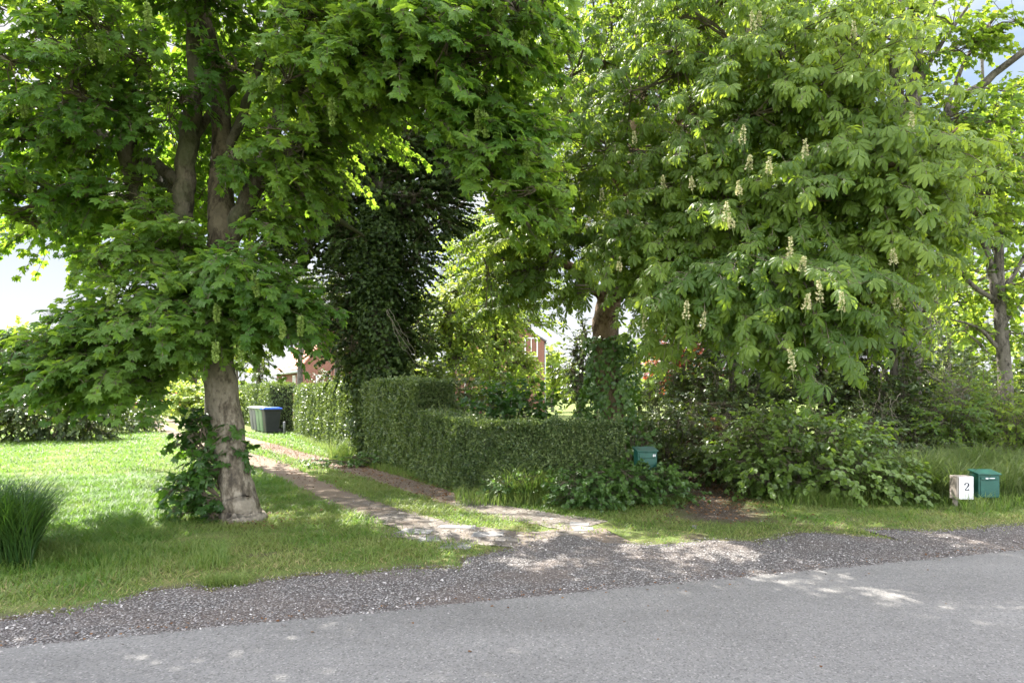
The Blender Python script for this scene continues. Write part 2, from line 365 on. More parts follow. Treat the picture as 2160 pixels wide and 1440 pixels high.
# ------------------------------------------------------------------ layout of the ground, in metres
RA = math.atan(.318); RE = np.array([math.cos(RA), math.sin(RA)]); RN = np.array([-math.sin(RA), math.cos(RA)]); R0 = np.array([0, 5.24])
def road_uv(x, y): return (x - R0[0]) * RE[0] + (y - R0[1]) * RE[1], (x - R0[0]) * RN[0] + (y - R0[1]) * RN[1]
def wav(x, k, s=0): return np.sin(x * k + s) * .5 + np.sin(x * k * 2.3 + 1.7 + s * 2) * .3 + np.sin(x * k * 5.1 + .4 + s) * .2
def n2(x, y, k=1., s=0.):
    a = np.sin(x * 1.7 * k + y * .9 * k + s) + np.sin(-x * 1.1 * k + y * 2.1 * k + 1.3 + s) + np.sin(x * 3.7 * k + y * 3.1 * k + 2 * s) * .6 + np.sin(-x * 5.3 * k + y * 4.7 * k + .7 + s) * .45 + np.sin(x * 9.1 * k - y * 8.3 * k + s) * .3
    return a / 3.35
edge_px = [(0, 1312), (100, 1298), (160, 1290), (260, 1268), (340, 1246), (400, 1240), (455, 1248), (520, 1236), (600, 1222), (700, 1212), (770, 1214), (830, 1203), (970, 1200), (985, 1178), (1030, 1172), (1100, 1150), (1200, 1128), (1270, 1146), (1400, 1150), (1500, 1140), (1600, 1146), (1700, 1124), (1820, 1118), (1900, 1140), (2000, 1122), (2160, 1108)]
e = np.array([G(*q) for q in edge_px]); eu, ev = road_uv(e[:, 0], e[:, 1]); srt = np.argsort(eu)
eu = np.concatenate([[-40], eu[srt], [40]]); ev = np.concatenate([[ev[srt][0]], ev[srt], [ev[srt][-1]]])
def v_outer(u): return np.interp(u, eu, ev) + .03 * wav(u, 9.0) + .03 * wav(u, 21, 2)
TL = np.array([G(*q) for q in [(1020, 1135), (920, 1115), (830, 1090), (720, 1050), (620, 1005), (530, 965), (400, 930), (340, 900), (300, 870)]])
TR = np.array([G(*q) for q in [(1250, 1108), (1130, 1090), (1000, 1065), (870, 1025), (750, 990), (620, 958), (530, 930), (370, 890), (310, 862)]] )
TR = np.vstack([TR, [(-50, 92)]]); TL = np.vstack([TL, [(-49, 88)]])
def d_poly(x, y, pl):
    best = np.full(np.shape(x), 1e9)
    for a, b in zip(pl[:-1], pl[1:]):
        ab = b - a; t = np.clip(((x - a[0]) * ab[0] + (y - a[1]) * ab[1]) / (ab @ ab), 0, 1)
        best = np.minimum(best, np.hypot(x - a[0] - t * ab[0], y - a[1] - t * ab[1]))
    return best
ENT = np.array([G(1510, 1088), G(1500, 1070), G(1480, 1030), G(1440, 985)])     # bare soil of the second entrance

# ground sheet
def axis(lo, hi, fine, far):
    a = list(np.arange(lo, hi, fine)); s = fine; x = hi
    while x < far: a.append(x); s *= 1.25; x += s
    a.append(far); s = fine; x = lo; b = []
    while x > -far:
        s *= 1.25; x -= s; b.append(x)
    return np.array(b[::-1] + a)
xs = axis(-12, 11, .07, 900); ys = axis(3, 19, .07, 900)
X, Y = np.meshgrid(xs, ys); U_, V_ = road_uv(X, Y)
dl = np.minimum(d_poly(X, Y, TL), d_poly(X, Y, TR)); de = d_poly(X, Y, ENT)
far_v = V_ - v_outer(U_)
Z = np.where((far_v > .25) & (dl > .5), .03 * n2(X, Y, 1.3), 0) * np.clip((far_v - .25) * 2, 0, 1) * np.clip((dl - .5) * 2, 0, 1) - np.where(V_ < -.3, .02, 0)
v = np.stack([X, Y, Z], -1).reshape(-1, 3); ny, nx = X.shape
ii = (np.arange(ny - 1)[:, None] * nx + np.arange(nx - 1)[None]).reshape(-1)
soil = np.clip(1.25 - de / .75 + .35 * n2(X, Y, 2), 0, 1)
soil = np.maximum(soil, np.clip(.9 - far_v / .28 + .5 * n2(X, Y, 3, 1), 0, 1) * (far_v > -.5))
soil = np.maximum(soil, np.clip((n2(X, Y, 1.6, 4) - .45) * 3, 0, .8) * (far_v < 1.2))
moss = np.clip(1.3 - far_v / .9, 0, 1) * np.clip((U_ - 0) / 1.5, 0, 1)
g = Geo(); g.quads(v, np.stack([ii, ii + 1, ii + nx + 1, ii + nx], -1), 0, soil.reshape(-1), True)
m, t, o = newmat('grassy_soil')
a = attr(t, 'tint'); n1 = noise(t, 3, 8, .7); n3 = noise(t, 45, 6, .7)
gr = ramp(t, n1, [(.3, (.07, .11, .028)), (.5, (.12, .155, .04)), (.7, (.19, .18, .075))])
gr = mixc(t, ramp(t, n3, [(.4, (0, 0, 0)), (.7, (.6, .6, .6))]), gr, (.05, .065, .022))
so_ = ramp(t, n3, [(.38, (.030, .022, .016)), (.52, (.085, .063, .046)), (.64, (.19, .155, .125))])
p = N(t, 'ShaderNodeBsdfPrincipled', Roughness=.95); p.inputs['Specular IOR Level'].default_value = .15
t.links.new(mixc(t, a, gr, so_), p.inputs['Base Color']); t.links.new(bump(t, n3, .7, .03), p.inputs['Normal']); t.links.new(p.outputs[0], o.inputs[0])
gnd = g.build('ground', [m]); tag(gnd, 'flat grassy ground with bare soil near the road', None, None, 'structure')

def strip(us, inner, outer, z, name, mat, frame, nv=8, tint=None):
    """a sheet given by two edges; frame maps (u, v) to x, y"""
    g = Geo(); W = np.linspace(0, 1, nv)[None]; vv = inner[:, None] * (1 - W) + outer[:, None] * W; uu = np.repeat(us[:, None], nv, 1)
    x, y = frame(uu, vv); v = np.stack([x, y, np.full(x.shape, z)], -1).reshape(-1, 3)
    i = (np.arange(len(us) - 1)[:, None] * nv + np.arange(nv - 1)[None]).reshape(-1)
    g.quads(v, np.stack([i, i + nv, i + nv + 1, i + 1], -1), 0, np.repeat(us, nv) if tint is None else tint.reshape(-1), True)
    return g.build(name, [mat])
rf = lambda u, v: (R0[0] + u * RE[0] + v * RN[0], R0[1] + u * RE[1] + v * RN[1])
# gravel shoulder
m, t, o = newmat('roadside_gravel')
vc = voro(t, 60, 'F1', 'Color'); vd = voro(t, 60, 'F1', 'Distance'); vb = voro(t, 24, 'F1', 'Distance'); n_ = noise(t, 1.3, 6, .6); n4 = noise(t, 90, 4, .6)
bw = N(t, 'ShaderNodeRGBToBW'); t.links.new(vc, bw.inputs[0])
st = ramp(t, bw.outputs[0], [(.2, (.07, .064, .062)), (.45, (.13, .12, .115)), (.65, (.21, .2, .195)), (.85, (.36, .345, .335))])
st = mixc(t, ramp(t, vd, [(.35, (0, 0, 0)), (.75, (1, 1, 1))]), st, (.06, .05, .045))
sl2 = ramp(t, n4, [(.3, (.07, .05, .04)), (.7, (.17, .135, .115))])
c = mixc(t, ramp(t, n_, [(.46, (0, 0, 0)), (.62, (.5, .5, .5))]), st, sl2)
p = N(t, 'ShaderNodeBsdfPrincipled', Roughness=.9); p.inputs['Specular IOR Level'].default_value = .25
hgt = N(t, 'ShaderNodeMath', operation='SUBTRACT'); hgt.inputs[0].default_value = 1; t.links.new(vd, hgt.inputs[1])
t.links.new(c, p.inputs['Base Color']); t.links.new(bump(t, hgt.outputs[0], .9, .02), p.inputs['Normal']); t.links.new(p.outputs[0], o.inputs[0]); M['gravel'] = m
us = np.concatenate([np.arange(-60, -6, .5), np.arange(-6, 9, .03), np.arange(9, 60, .5)])
o_ = strip(us, np.full(len(us), -.02), v_outer(us), .010, 'gravel_verge', m, rf); tag(o_, 'grey stony gravel verge along the asphalt', None, None, 'structure')
# road
m, t, o = newmat('old_asphalt')
n1 = noise(t, 1.1, 5, .6); n2_ = noise(t, 150, 3, .7); vc = voro(t, 95, 'F1', 'Color'); bw = N(t, 'ShaderNodeRGBToBW'); t.links.new(vc, bw.inputs[0])
base = ramp(t, n1, [(.3, (.112, .107, .102)), (.7, (.150, .143, .137))])
spk = ramp(t, bw.outputs[0], [(.15, (.55, .55, .55)), (.35, (.9, .9, .9)), (.6, (1.0, 1.0, 1.0)), (.80, (1.08, 1.08, 1.08)), (.9, (1.6, 1.6, 1.58))])
wn = noise(t, 1.0, 4, .6, stretch=(.25, .9, 1)); base = mixc(t, ramp(t, wn, [(.4, (0, 0, 0)), (.65, (1, 1, 1))]), base, (.165, .158, .151))
c = mixc(t, 1.0, base, spk, 'MULTIPLY')
c = mixc(t, ramp(t, n2_, [(.35, (.3, .3, .3)), (.52, (0, 0, 0))]), c, (.07, .07, .07))
p = N(t, 'ShaderNodeBsdfPrincipled', Roughness=.78); p.inputs['Specular IOR Level'].default_value = .4
t.links.new(c, p.inputs['Base Color']); t.links.new(bump(t, n2_, .55, .006), p.inputs['Normal']); t.links.new(p.outputs[0], o.inputs[0])
us = np.concatenate([np.arange(-120, -8, 1), np.arange(-8, 9, .04), np.arange(9, 120, 1)])
ed = .012 * wav(us, 9) + .010 * rng.normal(size=len(us)) * (np.abs(us) < 9)
g = Geo(); k = len(us); x0, y0 = rf(us, np.full(k, -6.2)); x1, y1 = rf(us, ed); x2, y2 = rf(us, ed + .02)
v = np.concatenate([np.stack([x0, y0, np.full(k, .03)], -1), np.stack([x1, y1, np.full(k, .03)], -1), np.stack([x2, y2, np.full(k, .0)], -1)])
i = np.arange(k - 1); g.quads(v, np.concatenate([np.stack([i, i + 1, i + 1 + k, i + k], -1), np.stack([i + k, i + k + 1, i + 1 + 2 * k, i + 2 * k], -1)]))
road = g.build('road', [m]); tag(road, 'grey worn asphalt road', None, None, 'structure')
# driveway tracks
m, t, o = newmat('driveway_cobbles')
vc = voro(t, 9.5, 'F1', 'Color'); ve = voro(t, 9.5, 'DISTANCE_TO_EDGE', 'Distance'); bw = N(t, 'ShaderNodeRGBToBW'); t.links.new(vc, bw.inputs[0]); n1 = noise(t, 1.2, 6, .65); n3 = noise(t, 60, 5, .7)
stn = ramp(t, bw.outputs[0], [(.2, (.10, .085, .073)), (.6, (.155, .137, .12)), (.9, (.22, .20, .18))])
stn = mixc(t, ramp(t, ve, [(.02, (1, 1, 1)), (.07, (0, 0, 0))]), stn, (.07, .06, .045))
dirt = ramp(t, n3, [(.3, (.085, .058, .04)), (.52, (.15, .112, .082)), (.75, (.24, .20, .16))])
a = attr(t, 'tint'); ad = N(t, 'ShaderNodeMath', operation='ADD'); t.links.new(a, ad.inputs[0]); t.links.new(n1, ad.inputs[1])
c = mixc(t, ramp(t, ad.outputs[0], [(.62, (0, 0, 0)), (.85, (1, 1, 1))]), stn, dirt)
p = N(t, 'ShaderNodeBsdfPrincipled', Roughness=.92); p.inputs['Specular IOR Level'].default_value = .2
t.links.new(c, p.inputs['Base Color']); t.links.new(bump(t, ve, .5, .02), p.inputs['Normal']); t.links.new(p.outputs[0], o.inputs[0]); M['drive'] = m
def track(pl, name, z, sd, wd):
    pts = np.column_stack([pl, np.zeros(len(pl))]); q, _ = smooth_line(pts, np.zeros(len(pl)), n=60)
    seg = np.concatenate([[0], np.cumsum(np.linalg.norm(np.diff(q, axis=0), axis=1))]); s = np.concatenate([np.arange(0, 25, .05), np.arange(25, seg[-1], .5)])
    c = np.stack([np.interp(s, seg, q[:, k]) for k in range(2)], -1); tn = nrm(np.gradient(c, axis=0)); nn = np.stack([-tn[:, 1], tn[:, 0]], -1)
    w0 = wd + .05 * wav(s, 1.4, sd) + .05 * wav(s, 7, sd) + .10 * np.exp(-s); w1 = wd + .05 * wav(s, 1.2, sd + 3) + .05 * wav(s, 8, sd + 1) + .10 * np.exp(-s)
    g = Geo(); nv = 6; Wt = np.linspace(0, 1, nv)[None, :, None]
    xy = (c - nn * w0[:, None])[:, None] * (1 - Wt) + (c + nn * w1[:, None])[:, None] * Wt
    v = np.concatenate([xy, np.full(xy.shape[:2] + (1,), z)], -1).reshape(-1, 3)
    i = (np.arange(len(s) - 1)[:, None] * nv + np.arange(nv - 1)[None]).reshape(-1)
    g.quads(v, np.stack([i, i + 1, i + nv + 1, i + nv], -1), 0, np.repeat(np.clip(s / 9 - .05, 0, .8), nv), True)
    return tag(g.build(name, [m]), 'cobbled and earthen wheel track of the driveway', None, None, 'structure')
track(TL, 'driveway_track', .006, 0, .36); track(TR, 'driveway_track', .006, 5, .34)
TM = np.array([G(860, 1116), G(960, 1128), G(1080, 1138), G(1190, 1134), G(1300, 1128)]); track(TM, 'driveway_mouth', .0075, 9, .38)

# ------------------------------------------------------------------ grass and small ground stuff
def scatter(n, x0, x1, y0, y1, near=2.0):
    """random points, denser towards the road side where each blade shows larger"""
    y = 1 / (1 / y0 + rng.random(n * 3) * (1 / y1 - 1 / y0)); w_ = (y / y1)
    keep = rng.random(n * 3) < w_ ** .3; y = y[keep][:n]; x = x0 + rng.random(len(y)) * (x1 - x0)
    return x, y
HEDGE = np.array([(2.0, 10.55), (0.1, 10.9), (-1.15, 12.4), (-3.0, 15.6), (-7.6, 24.8), (-11.0, 31.5), (-14.5, 38)])
def grass_mass(name, x, y, h, wd, lean, tint, mat, label, seed_dir=None):
    n = len(x); pos = np.stack([x, y, np.zeros(n)], -1)
    th = rng.random(n) * 2 * np.pi; ax = np.stack([np.cos(th) * lean, np.sin(th) * lean, np.ones(n)], -1)
    nr = np.stack([-np.cos(th), -np.sin(th), np.full(n, .1)], -1) + rng.normal(size=(n, 3)) * .3
    g = Geo(); place(g, blade(), pos, ax, -nr, h, tint, 0, wd)
    o = g.build(name, [mat]); tag(o, label, None, None, 'stuff'); return o
def lawn_ok(x, y):
    u, v = road_uv(x, y); fv = v - v_outer(u); dl = np.minimum(d_poly(x, y, TL), d_poly(x, y, TR)); dm = d_poly(x, y, TM)
    ok = (fv > -.22 + .55 * rng.random(len(x)) ** 1.3 + .10 * n2(x, y, 4, 1)) & (dl > .26 + .20 * rng.random(len(x)) ** 2 + .08 * n2(x, y, 2)) & ((dm > .3 + .2 * rng.random(len(x)) + .15 * n2(x, y, 3)) | (rng.random(len(x)) < .10 + .5 * (n2(x, y, 3.5, 2) > .35)))
    de = d_poly(x, y, ENT); ok &= de > .6 + .3 * n2(x, y, 2) + .25 * rng.random(len(x))
    thin = np.clip(.4 + fv * .9, .12, 1) * np.where((n2(x, y, 1.6, 4) > .45) & (fv < 1.2), .35, 1)
    mouth = np.exp(-((x - .6) ** 2 / 2.0 + (y - 8.0) ** 2 / .8)); thin *= 1 - .6 * mouth
    return ok & (rng.random(len(x)) < thin), fv, u
x = np.concatenate([-13 + 24 * rng.random(520000), -22 + 22 * rng.random(90000)]); yy = np.concatenate([4 + 9 * rng.random(520000) ** 1.25, 12 + 16 * rng.random(90000)])
ok, fv, u = lawn_ok(x, yy); x, yy, fv, u = x[ok], yy[ok], fv[ok], u[ok]
vis = np.abs(x) < yy * .86 + .8; x, yy, fv, u = x[vis], yy[vis], fv[vis], u[vis]
leftlawn = np.clip((-x - 3.2) / 1.2, 0, 1)
hh = np.where(fv < .35, .035, .055) + .05 * leftlawn * np.clip(fv / 1.5, 0, 1) + .03 * np.clip(n2(x, yy, 1.1, 2), 0, 1); hh = hh * (.4 + 1.1 * rng.random(len(x))) * (1 + .5 * n2(x, yy, 2.6, 3))
dryn = np.clip(.5 + .5 * n2(x, yy, 1.2, 6) + .3 * n2(x, yy, 3.3, 1) - .45 * leftlawn * np.clip(fv, 0, 1) + .35 * np.clip(1 - fv / .8, 0, 1) * np.clip(u / 2, 0, 1) + .25 * rng.normal(size=len(x)) * .8, 0, 1)
isdry = rng.random(len(x)) < np.clip(.08 + .25 * np.clip(1 - fv / 1.2, 0, 1) + .3 * (n2(x, yy, 1.2, 6) > .25) * np.clip(2 - fv, 0, 1), 0, .55) * (1 - .7 * leftlawn * np.clip(fv - .6, 0, 1))
wd = (.0042 + .0006 * yy) * (.7 + .8 * rng.random(len(x)))
grass_mass('grass', x[~isdry], yy[~isdry], hh[~isdry], wd[~isdry], .55, dryn[~isdry], M['grass'], 'short green grass of the lawn and verges')
grass_mass('dry_grass', x[isdry], yy[isdry], hh[isdry] * .8, wd[isdry], 1.0, rng.random(isdry.sum()), M['dry'], 'straw coloured dry blades among the grass')

# stones on the gravel
def on_line(pl, n, wdt):
    seg = np.concatenate([[0], np.cumsum(np.linalg.norm(np.diff(pl, axis=0), axis=1))]); s = seg[-1] * rng.random(n)
    return np.stack([np.interp(s, seg, pl[:, k]) for k in range(2)], -1) + rng.normal(size=(n, 2)) * wdt
octv = np.array([(1, 0, 0), (-1, 0, 0), (0, 1, 0), (0, -1, 0), (0, 0, 1), (0, 0, -1), (.6, .6, .5), (-.6, .6, .5), (.6, -.6, .5), (-.6, -.6, .5)], float)
octf = np.array([(0, 6, 4), (6, 2, 4), (2, 7, 4), (7, 1, 4), (1, 9, 4), (9, 3, 4), (3, 8, 4), (8, 0, 4), (0, 2, 6), (2, 1, 7), (1, 3, 9), (3, 0, 8)])
n = 34000; u = -6 + 15 * rng.random(n); v = rng.random(n) ** 1.1 * (v_outer(u) + .16) - .04; v[:500] = -.35 * rng.random(500) ** 2.5; k_ = rng.random(n) < .45 + .5 * (n2(u, v, .9, 3) > -.3); u, v = u[k_], v[k_]; n = len(u)
sz = .0045 + .008 * rng.random(n) ** 3; big = rng.random(n) < .012; sz[big] *= 2.1
ex, ey = rf(u, v)
q2 = np.concatenate([on_line(ENT, 2600, .45), on_line(TM, 1500, .35), on_line(TR[:5], 1300, .22), on_line(TL[:4], 900, .24)]); ex = np.append(ex, q2[:, 0]); ey = np.append(ey, q2[:, 1]); v = np.append(v, np.full(len(q2), 1.)); sz = np.append(sz, .004 + .007 * rng.random(len(q2)) ** 3); n = len(ex)
th = rng.random(n) * 6.28; ax = np.stack([np.cos(th), np.sin(th), rng.normal(size=n) * .2], -1); nr = np.array([0, 0, 1.0]) + rng.normal(size=(n, 3)) * .25; zz_ = np.where(v < 0, .032, .012)
g = Geo(); place(g, (octv * [1, .75, .6], octf), np.stack([ex, ey, zz_], -1), ax, nr, sz, rng.random(n) ** 2.2)
m, t, o = newmat('loose_stone'); p = N(t, 'ShaderNodeBsdfPrincipled', Roughness=.85); t.links.new(ramp(t, attr(t, 'tint'), [(0, (.07, .06, .058)), (.4, (.14, .125, .118)), (.8, (.26, .24, .23)), (1, (.44, .42, .40))]), p.inputs['Base Color']); t.links.new(p.outputs[0], o.inputs[0]); M['stone'] = m
tag(g.build('gravel', [m]), 'loose grey stones lying on the verge', None, None, 'stuff')
# fallen leaves and litter
def on_track(pl, n, s0, s1, wdt):
    seg = np.concatenate([[0], np.cumsum(np.linalg.norm(np.diff(pl, axis=0), axis=1))]); s = s0 + (s1 - s0) * rng.random(n)
    return np.stack([np.interp(s, seg, pl[:, k]) for k in range(2)], -1) + rng.normal(size=(n, 2)) * wdt
q = np.concatenate([on_track(TR, 2600, 2.5, 16, .32), on_track(TL, 700, 5, 16, .35), on_track(ENT, 1800, 0, 4, .55),
    np.stack(rf(-6 + 14 * rng.random(420), .04 + .12 * rng.random(420)), -1), np.stack([-3.2 + rng.normal(size=160) * .35, 8.5 + rng.normal(size=160) * .3], -1)])
n = len(q); th = rng.random(n) * 6.28; g = Geo()
place(g, T['round'], np.column_stack([q, .018 + .03 * rng.random(n)]), np.stack([np.cos(th), np.sin(th), rng.normal(size=n) * .15], -1), np.array([0, 0, 1.]) + rng.normal(size=(n, 3)) * .3, np.where(road_uv(q[:, 0], q[:, 1])[1] < .3, .012 + .012 * rng.random(n), .018 + .028 * rng.random(n)), rng.random(n))
tag(g.build('fallen_leaves', [M['brown']]), 'brown fallen leaves strewn on the wheel tracks', None, None, 'stuff')

q = np.stack(rf(-5 + 13 * rng.random(90), -2.6 * rng.random(90) ** 2), -1); th = rng.random(90) * 6.28; g = Geo()
place(g, T['round'], np.column_stack([q, np.full(90, .034)]), np.stack([np.cos(th), np.sin(th), np.full(90, .05)], -1), np.array([0, 0, 1.]) + rng.normal(size=(90, 3)) * .15, .012 + .02 * rng.random(90), rng.random(90))
tag(g.build('fallen_leaves', [M['brown']]), 'few small dry leaves lying on the asphalt', None, None, 'stuff')
# paving slabs at the driveway mouth
M['slab'] = simple('slab_stone', (.13, .125, .125), (.20, .195, .19), 5, .85, .3, .01)
def slab(px, py, sx, sy, rot, label):
    c = G(px, py); a = rot; g = Geo(); nn = 9
    th = np.linspace(0, 2 * np.pi, 4, endpoint=False) + np.pi / 4
    cs = np.array([(-sx, -sy), (sx, -sy * .9), (sx * .95, sy), (-sx * .9, sy)]) / 2 + rng.normal(size=(4, 2)) * .015
    cs = cs @ np.array([[math.cos(a), math.sin(a)], [-math.sin(a), math.cos(a)]]) + c
    mid = cs + (c - cs) * .035
    v = np.concatenate([np.column_stack([cs, np.full(4, -.01)]), np.column_stack([cs, np.full(4, .010)]), np.column_stack([mid, np.full(4, .014)])])
    q = [(k, (k + 1) % 4, 4 + (k + 1) % 4, 4 + k) for k in range(4)] + [(4 + k, 4 + (k + 1) % 4, 8 + (k + 1) % 4, 8 + k) for k in range(4)] + [(8, 9, 10, 11)]
    g.quads(v, q); o = g.build('paving_slab', [M['slab']], origin=(c[0], c[1], 0)); tag(o, label, 'paving slab', 'flat stone slabs at the driveway mouth')
for a in [(962, 1152, .34, .28, -.25, 'square grey slab nearest the road, beside the grass tongue'), (878, 1121, .40, .26, -.15, 'broad grey slab at the left edge of the paved mouth'), (905, 1138, .22, .2, .1, 'small grey slab half sunk in grass between two larger ones'),
          (962, 1112, .46, .2, -.1, 'long thin slab behind the others on the left track'), (1222, 1106, .24, .2, -.2, 'upper of two slabs at the end of the right track'), (1226, 1117, .26, .2, .1, 'lower of two slabs at the end of the right track'), (1485, 1113, .3, .2, .1, 'lone flat slab in front of the second entrance'), (1030, 1128, .36, .26, .05, 'worn slab in the middle of the left track mouth')]:
    slab(*a)

# ------------------------------------------------------------------ the big sycamore by the lane
bs = np.array([*G(510, 1097), 0.]); D = bs[1]
def L(pts, rad): return ([P(*q) for q in pts], rad)
tr = ([bs + [0, 0, -.05], bs + [-.01, 0, .12], P(500, 1030, D), P(480, 900, D), P(460, 770, D), P(455, 680, D), P(462, 600, D), P(470, 500, D), P(466, 400, D + .1), P(468, 280, D + .2), P(455, 150, D + .3), P(430, 20, D + .4), P(400, -250, D + .3)],
      [.33, .235, .205, .195, .195, .20, .20, .18, .15, .125, .105, .09, .05])
limbs = [L([(470, 520, D), (515, 440, D - .1), (550, 360, D - .2), (585, 250, D - .2), (618, 110, D - .2), (640, -80, D)], [.16, .13, .12, .085, .06, .03]),
    L([(462, 650, D), (420, 590, D - .1), (388, 520, D - .1), (386, 400, D), (402, 270, D), (412, 150, D), (402, 30, D), (390, -200, D)], [.11, .12, .12, .13, .125, .105, .08, .04]),
    L([(455, 600, D + .2), (360, 500, D + .2), (290, 410, D), (266, 300, D - .1), (262, 210, D - .2), (215, 130, D - .3), (150, 20, D - .4)], [.12, .10, .11, .12, .10, .07, .03]),
    L([(262, 220, D - .2), (300, 130, D - .2), (310, 0, D - .1)], [.07, .055, .03]),
    L([(400, 400, D), (330, 350, D + .3), (230, 290, D + .5), (110, 265, D + .6), (-40, 280, D + .6), (-150, 300, D + .6)], [.09, .08, .07, .065, .05, .03]),
    L([(390, 420, D), (300, 350, D + .9), (180, 250, D + 1.2), (60, 180, D + 1.5)], [.08, .06, .05, .03]),
    L([(400, 300, D), (480, 200, D + .6), (590, 120, D + .8)], [.07, .05, .03]),
    L([(470, 330, D + .1), (520, 220, D + .3), (560, 90, D + .3), (600, -60, D + .2)], [.07, .06, .05, .03]),
    L([(590, 230, D - .2), (700, 170, D - .7), (830, 165, D - 1.0), (960, 240, D - 1.3), (1030, 360, D - 1.4), (1120, 480, D - 1.5)], [.06, .05, .04, .03, .024, .012]),
    L([(618, 110, D - .2), (760, 40, D - .8), (930, 20, D - 1.2), (1110, 60, D - 1.6)], [.05, .045, .035, .015]),
    L([(458, 720, D), (400, 690, D - .3), (300, 690, D - .5), (200, 730, D - .6), (110, 800, D - .8)], [.07, .055, .045, .03, .015]),
    L([(465, 640, D), (520, 610, D - .5), (590, 600, D - .9)], [.05, .035, .015]),
    L([(612, 360, D + .6), (700, 450, D + .9), (770, 500, D + 1.2)], [.05, .04, .02])]
bl = [B(100, 775, 8.0, 110, 55, .8, 90), B(225, 750, 8.0, 120, 65, .8, 120), B(330, 660, 7.9, 110, 75, .8, 110), B(225, 670, 8.2, 80, 40, .7, 46), B(50, 730, 8.6, 80, 35, .7, 24),
      B(420, 620, 7.9, 110, 75, .7, 90), B(530, 560, 7.5, 90, 60, .6, 60, tshift=.15), B(600, 650, 7.7, 80, 65, .6, 60), B(480, 680, 7.8, 100, 50, .6, 60), B(350, 530, 8.1, 110, 60, .8, 60),
      B(400, 810 - 90, 7.9, 60, 35, .4, 16), B(290, 800, 8.0, 60, 40, .5, 24), B(190, 820, 8.1, 80, 35, .6, 26),
      B(90, 400, 8.0, 150, 45, 1.2, 60), B(30, 460, 8.2, 40, 25, .5, 7), B(250, 430, 8.8, 130, 50, .8, 46), B(330, 450, 8.0, 60, 35, .4, 14), B(200, 540, 8.6, 45, 40, .5, 14),
      B(130, 180, 7.6, 170, 110, 1.2, 110), B(200, 50, 7.4, 120, 90, 1.0, 60), B(40, 60, 8, 140, 120, 1.2, 60), B(30, 290, 8.2, 110, 90, 1.2, 50), B(120, 320, 8.9, 110, 50, 1.2, 36),
      B(430, -40, 7.9, 160, 50, 1.0, 50), B(470, 130, 8.0, 70, 40, .4, 12), B(380, 200, 8.1, 50, 30, .4, 8), B(500, 330, 8.1, 60, 30, .4, 10), B(625, 320, 8.0, 75, 80, .8, 60), B(560, 470, 8.1, 50, 35, .4, 14), B(640, 400, 8.3, 70, 60, .6, 36), B(690, 180, 7.9, 140, 80, 1.0, 90), B(640, 40, 7.8, 100, 80, 1.0, 50),
      B(780, 110, 7.3, 160, 100, 1.0, 110), B(850, 60, 7.0, 150, 90, 1.0, 80), B(860, 170, 7.3, 120, 45, .8, 50), B(980, 110, 6.9, 150, 110, 1.1, 100), B(1065, 320, 7.1, 95, 75, .8, 90), B(1100, 420, 7.2, 75, 50, .6, 44),
      B(980, 260, 7.2, 80, 55, .7, 40), B(1090, 20, 6.6, 130, 80, 1.0, 70), B(760, 190, 7.4, 90, 35, .6, 26),
      # behind the stems and above the picture
      B(300, 250, 10.4, 330, 230, 1.5, 230), B(620, 200, 10.4, 260, 230, 1.5, 170), B(150, 480, 10.2, 200, 80, 1.2, 60), B(900, 80, 9.6, 280, 130, 1.4, 120), B(420, 420, 10.5, 160, 120, 1.0, 60),
      B(80, -130, 8.2, 330, 150, 2.2, 170), B(480, -170, 8.2, 380, 190, 2.4, 230), B(900, -150, 7.8, 330, 170, 2.2, 190), B(500, -420, 9, 420, 200, 2.6, 200), B(700, -250, 10.5, 420, 260, 2.2, 160)]
SY = dict(leaf=('syc',), size=.096, per=19, length=.58, droop=.55, up=.9, twr=.007, stalk=.05)
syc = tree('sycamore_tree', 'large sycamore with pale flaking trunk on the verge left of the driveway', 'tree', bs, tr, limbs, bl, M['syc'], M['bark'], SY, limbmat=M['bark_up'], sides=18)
# leafy shoots climbing the trunk foot
g = Geo()
for k in range(26):
    z0 = P(0, 1110 - 8 * k, D - .1)[2]; b0 = bs + [-.18 - .1 * rng.random(), -.1 * rng.random(), 0]; px_ = 420 + rng.normal() * 28
    c = P(px_ + (k % 3) * 8, 1095 - 8.6 * k, D - .25 * rng.random())
    sprays(g, np.array([b0 + [0, 0, c[2] * .6]]), c, (.17, .16, .14), 7, ('syc',), .095, 6, .2, (bs[0], bs[1], c[2]), droop=.5, up=.7, twr=.004, stalk=.03)
tube(g, *smooth_line([bs + [-.3, -.1, 0], P(420, 1000, D - .1), P(425, 900, D - .1), P(415, 870, D - .1)], [.02, .015, .01, .005]), 5, 1)
g.build('shoots', [M['syc_young'], M['twig']], syc)
def blossom(nm, n, ln, rd, leafsz, mat, down):
    g = Geo(); z = np.sort(rng.random(n)); prof = (np.sin(np.pi * np.clip(z, 0, 1) ** .7) * .8 + .25) if down else (1.1 - z)
    th = rng.random(n) * 6.28; r = rd * prof * (.6 + .5 * rng.random(n)); zz = (-z if down else z) * ln
    pos = np.stack([np.cos(th) * r * .4, np.sin(th) * r * .4, zz], -1); ax = np.stack([np.cos(th), np.sin(th), rng.normal(size=n) * .5 - (.3 if down else -.2)], -1)
    place(g, T['round'], pos, ax, rng.normal(size=(n, 3)), leafsz * (.6 + .8 * rng.random(n)), rng.random(n), 0)
    tube(g, [(0, 0, .03 if down else -.08), (0, 0, (-1 if down else 1) * ln * .95)], [.003, .0015], 4, 1)
    return g.mesh(nm, [M[mat], M['petiole']])
bm = [blossom('flower_raceme', 150, .18 + .03 * k, .045, .026, 'flower', True) for k in range(3)]
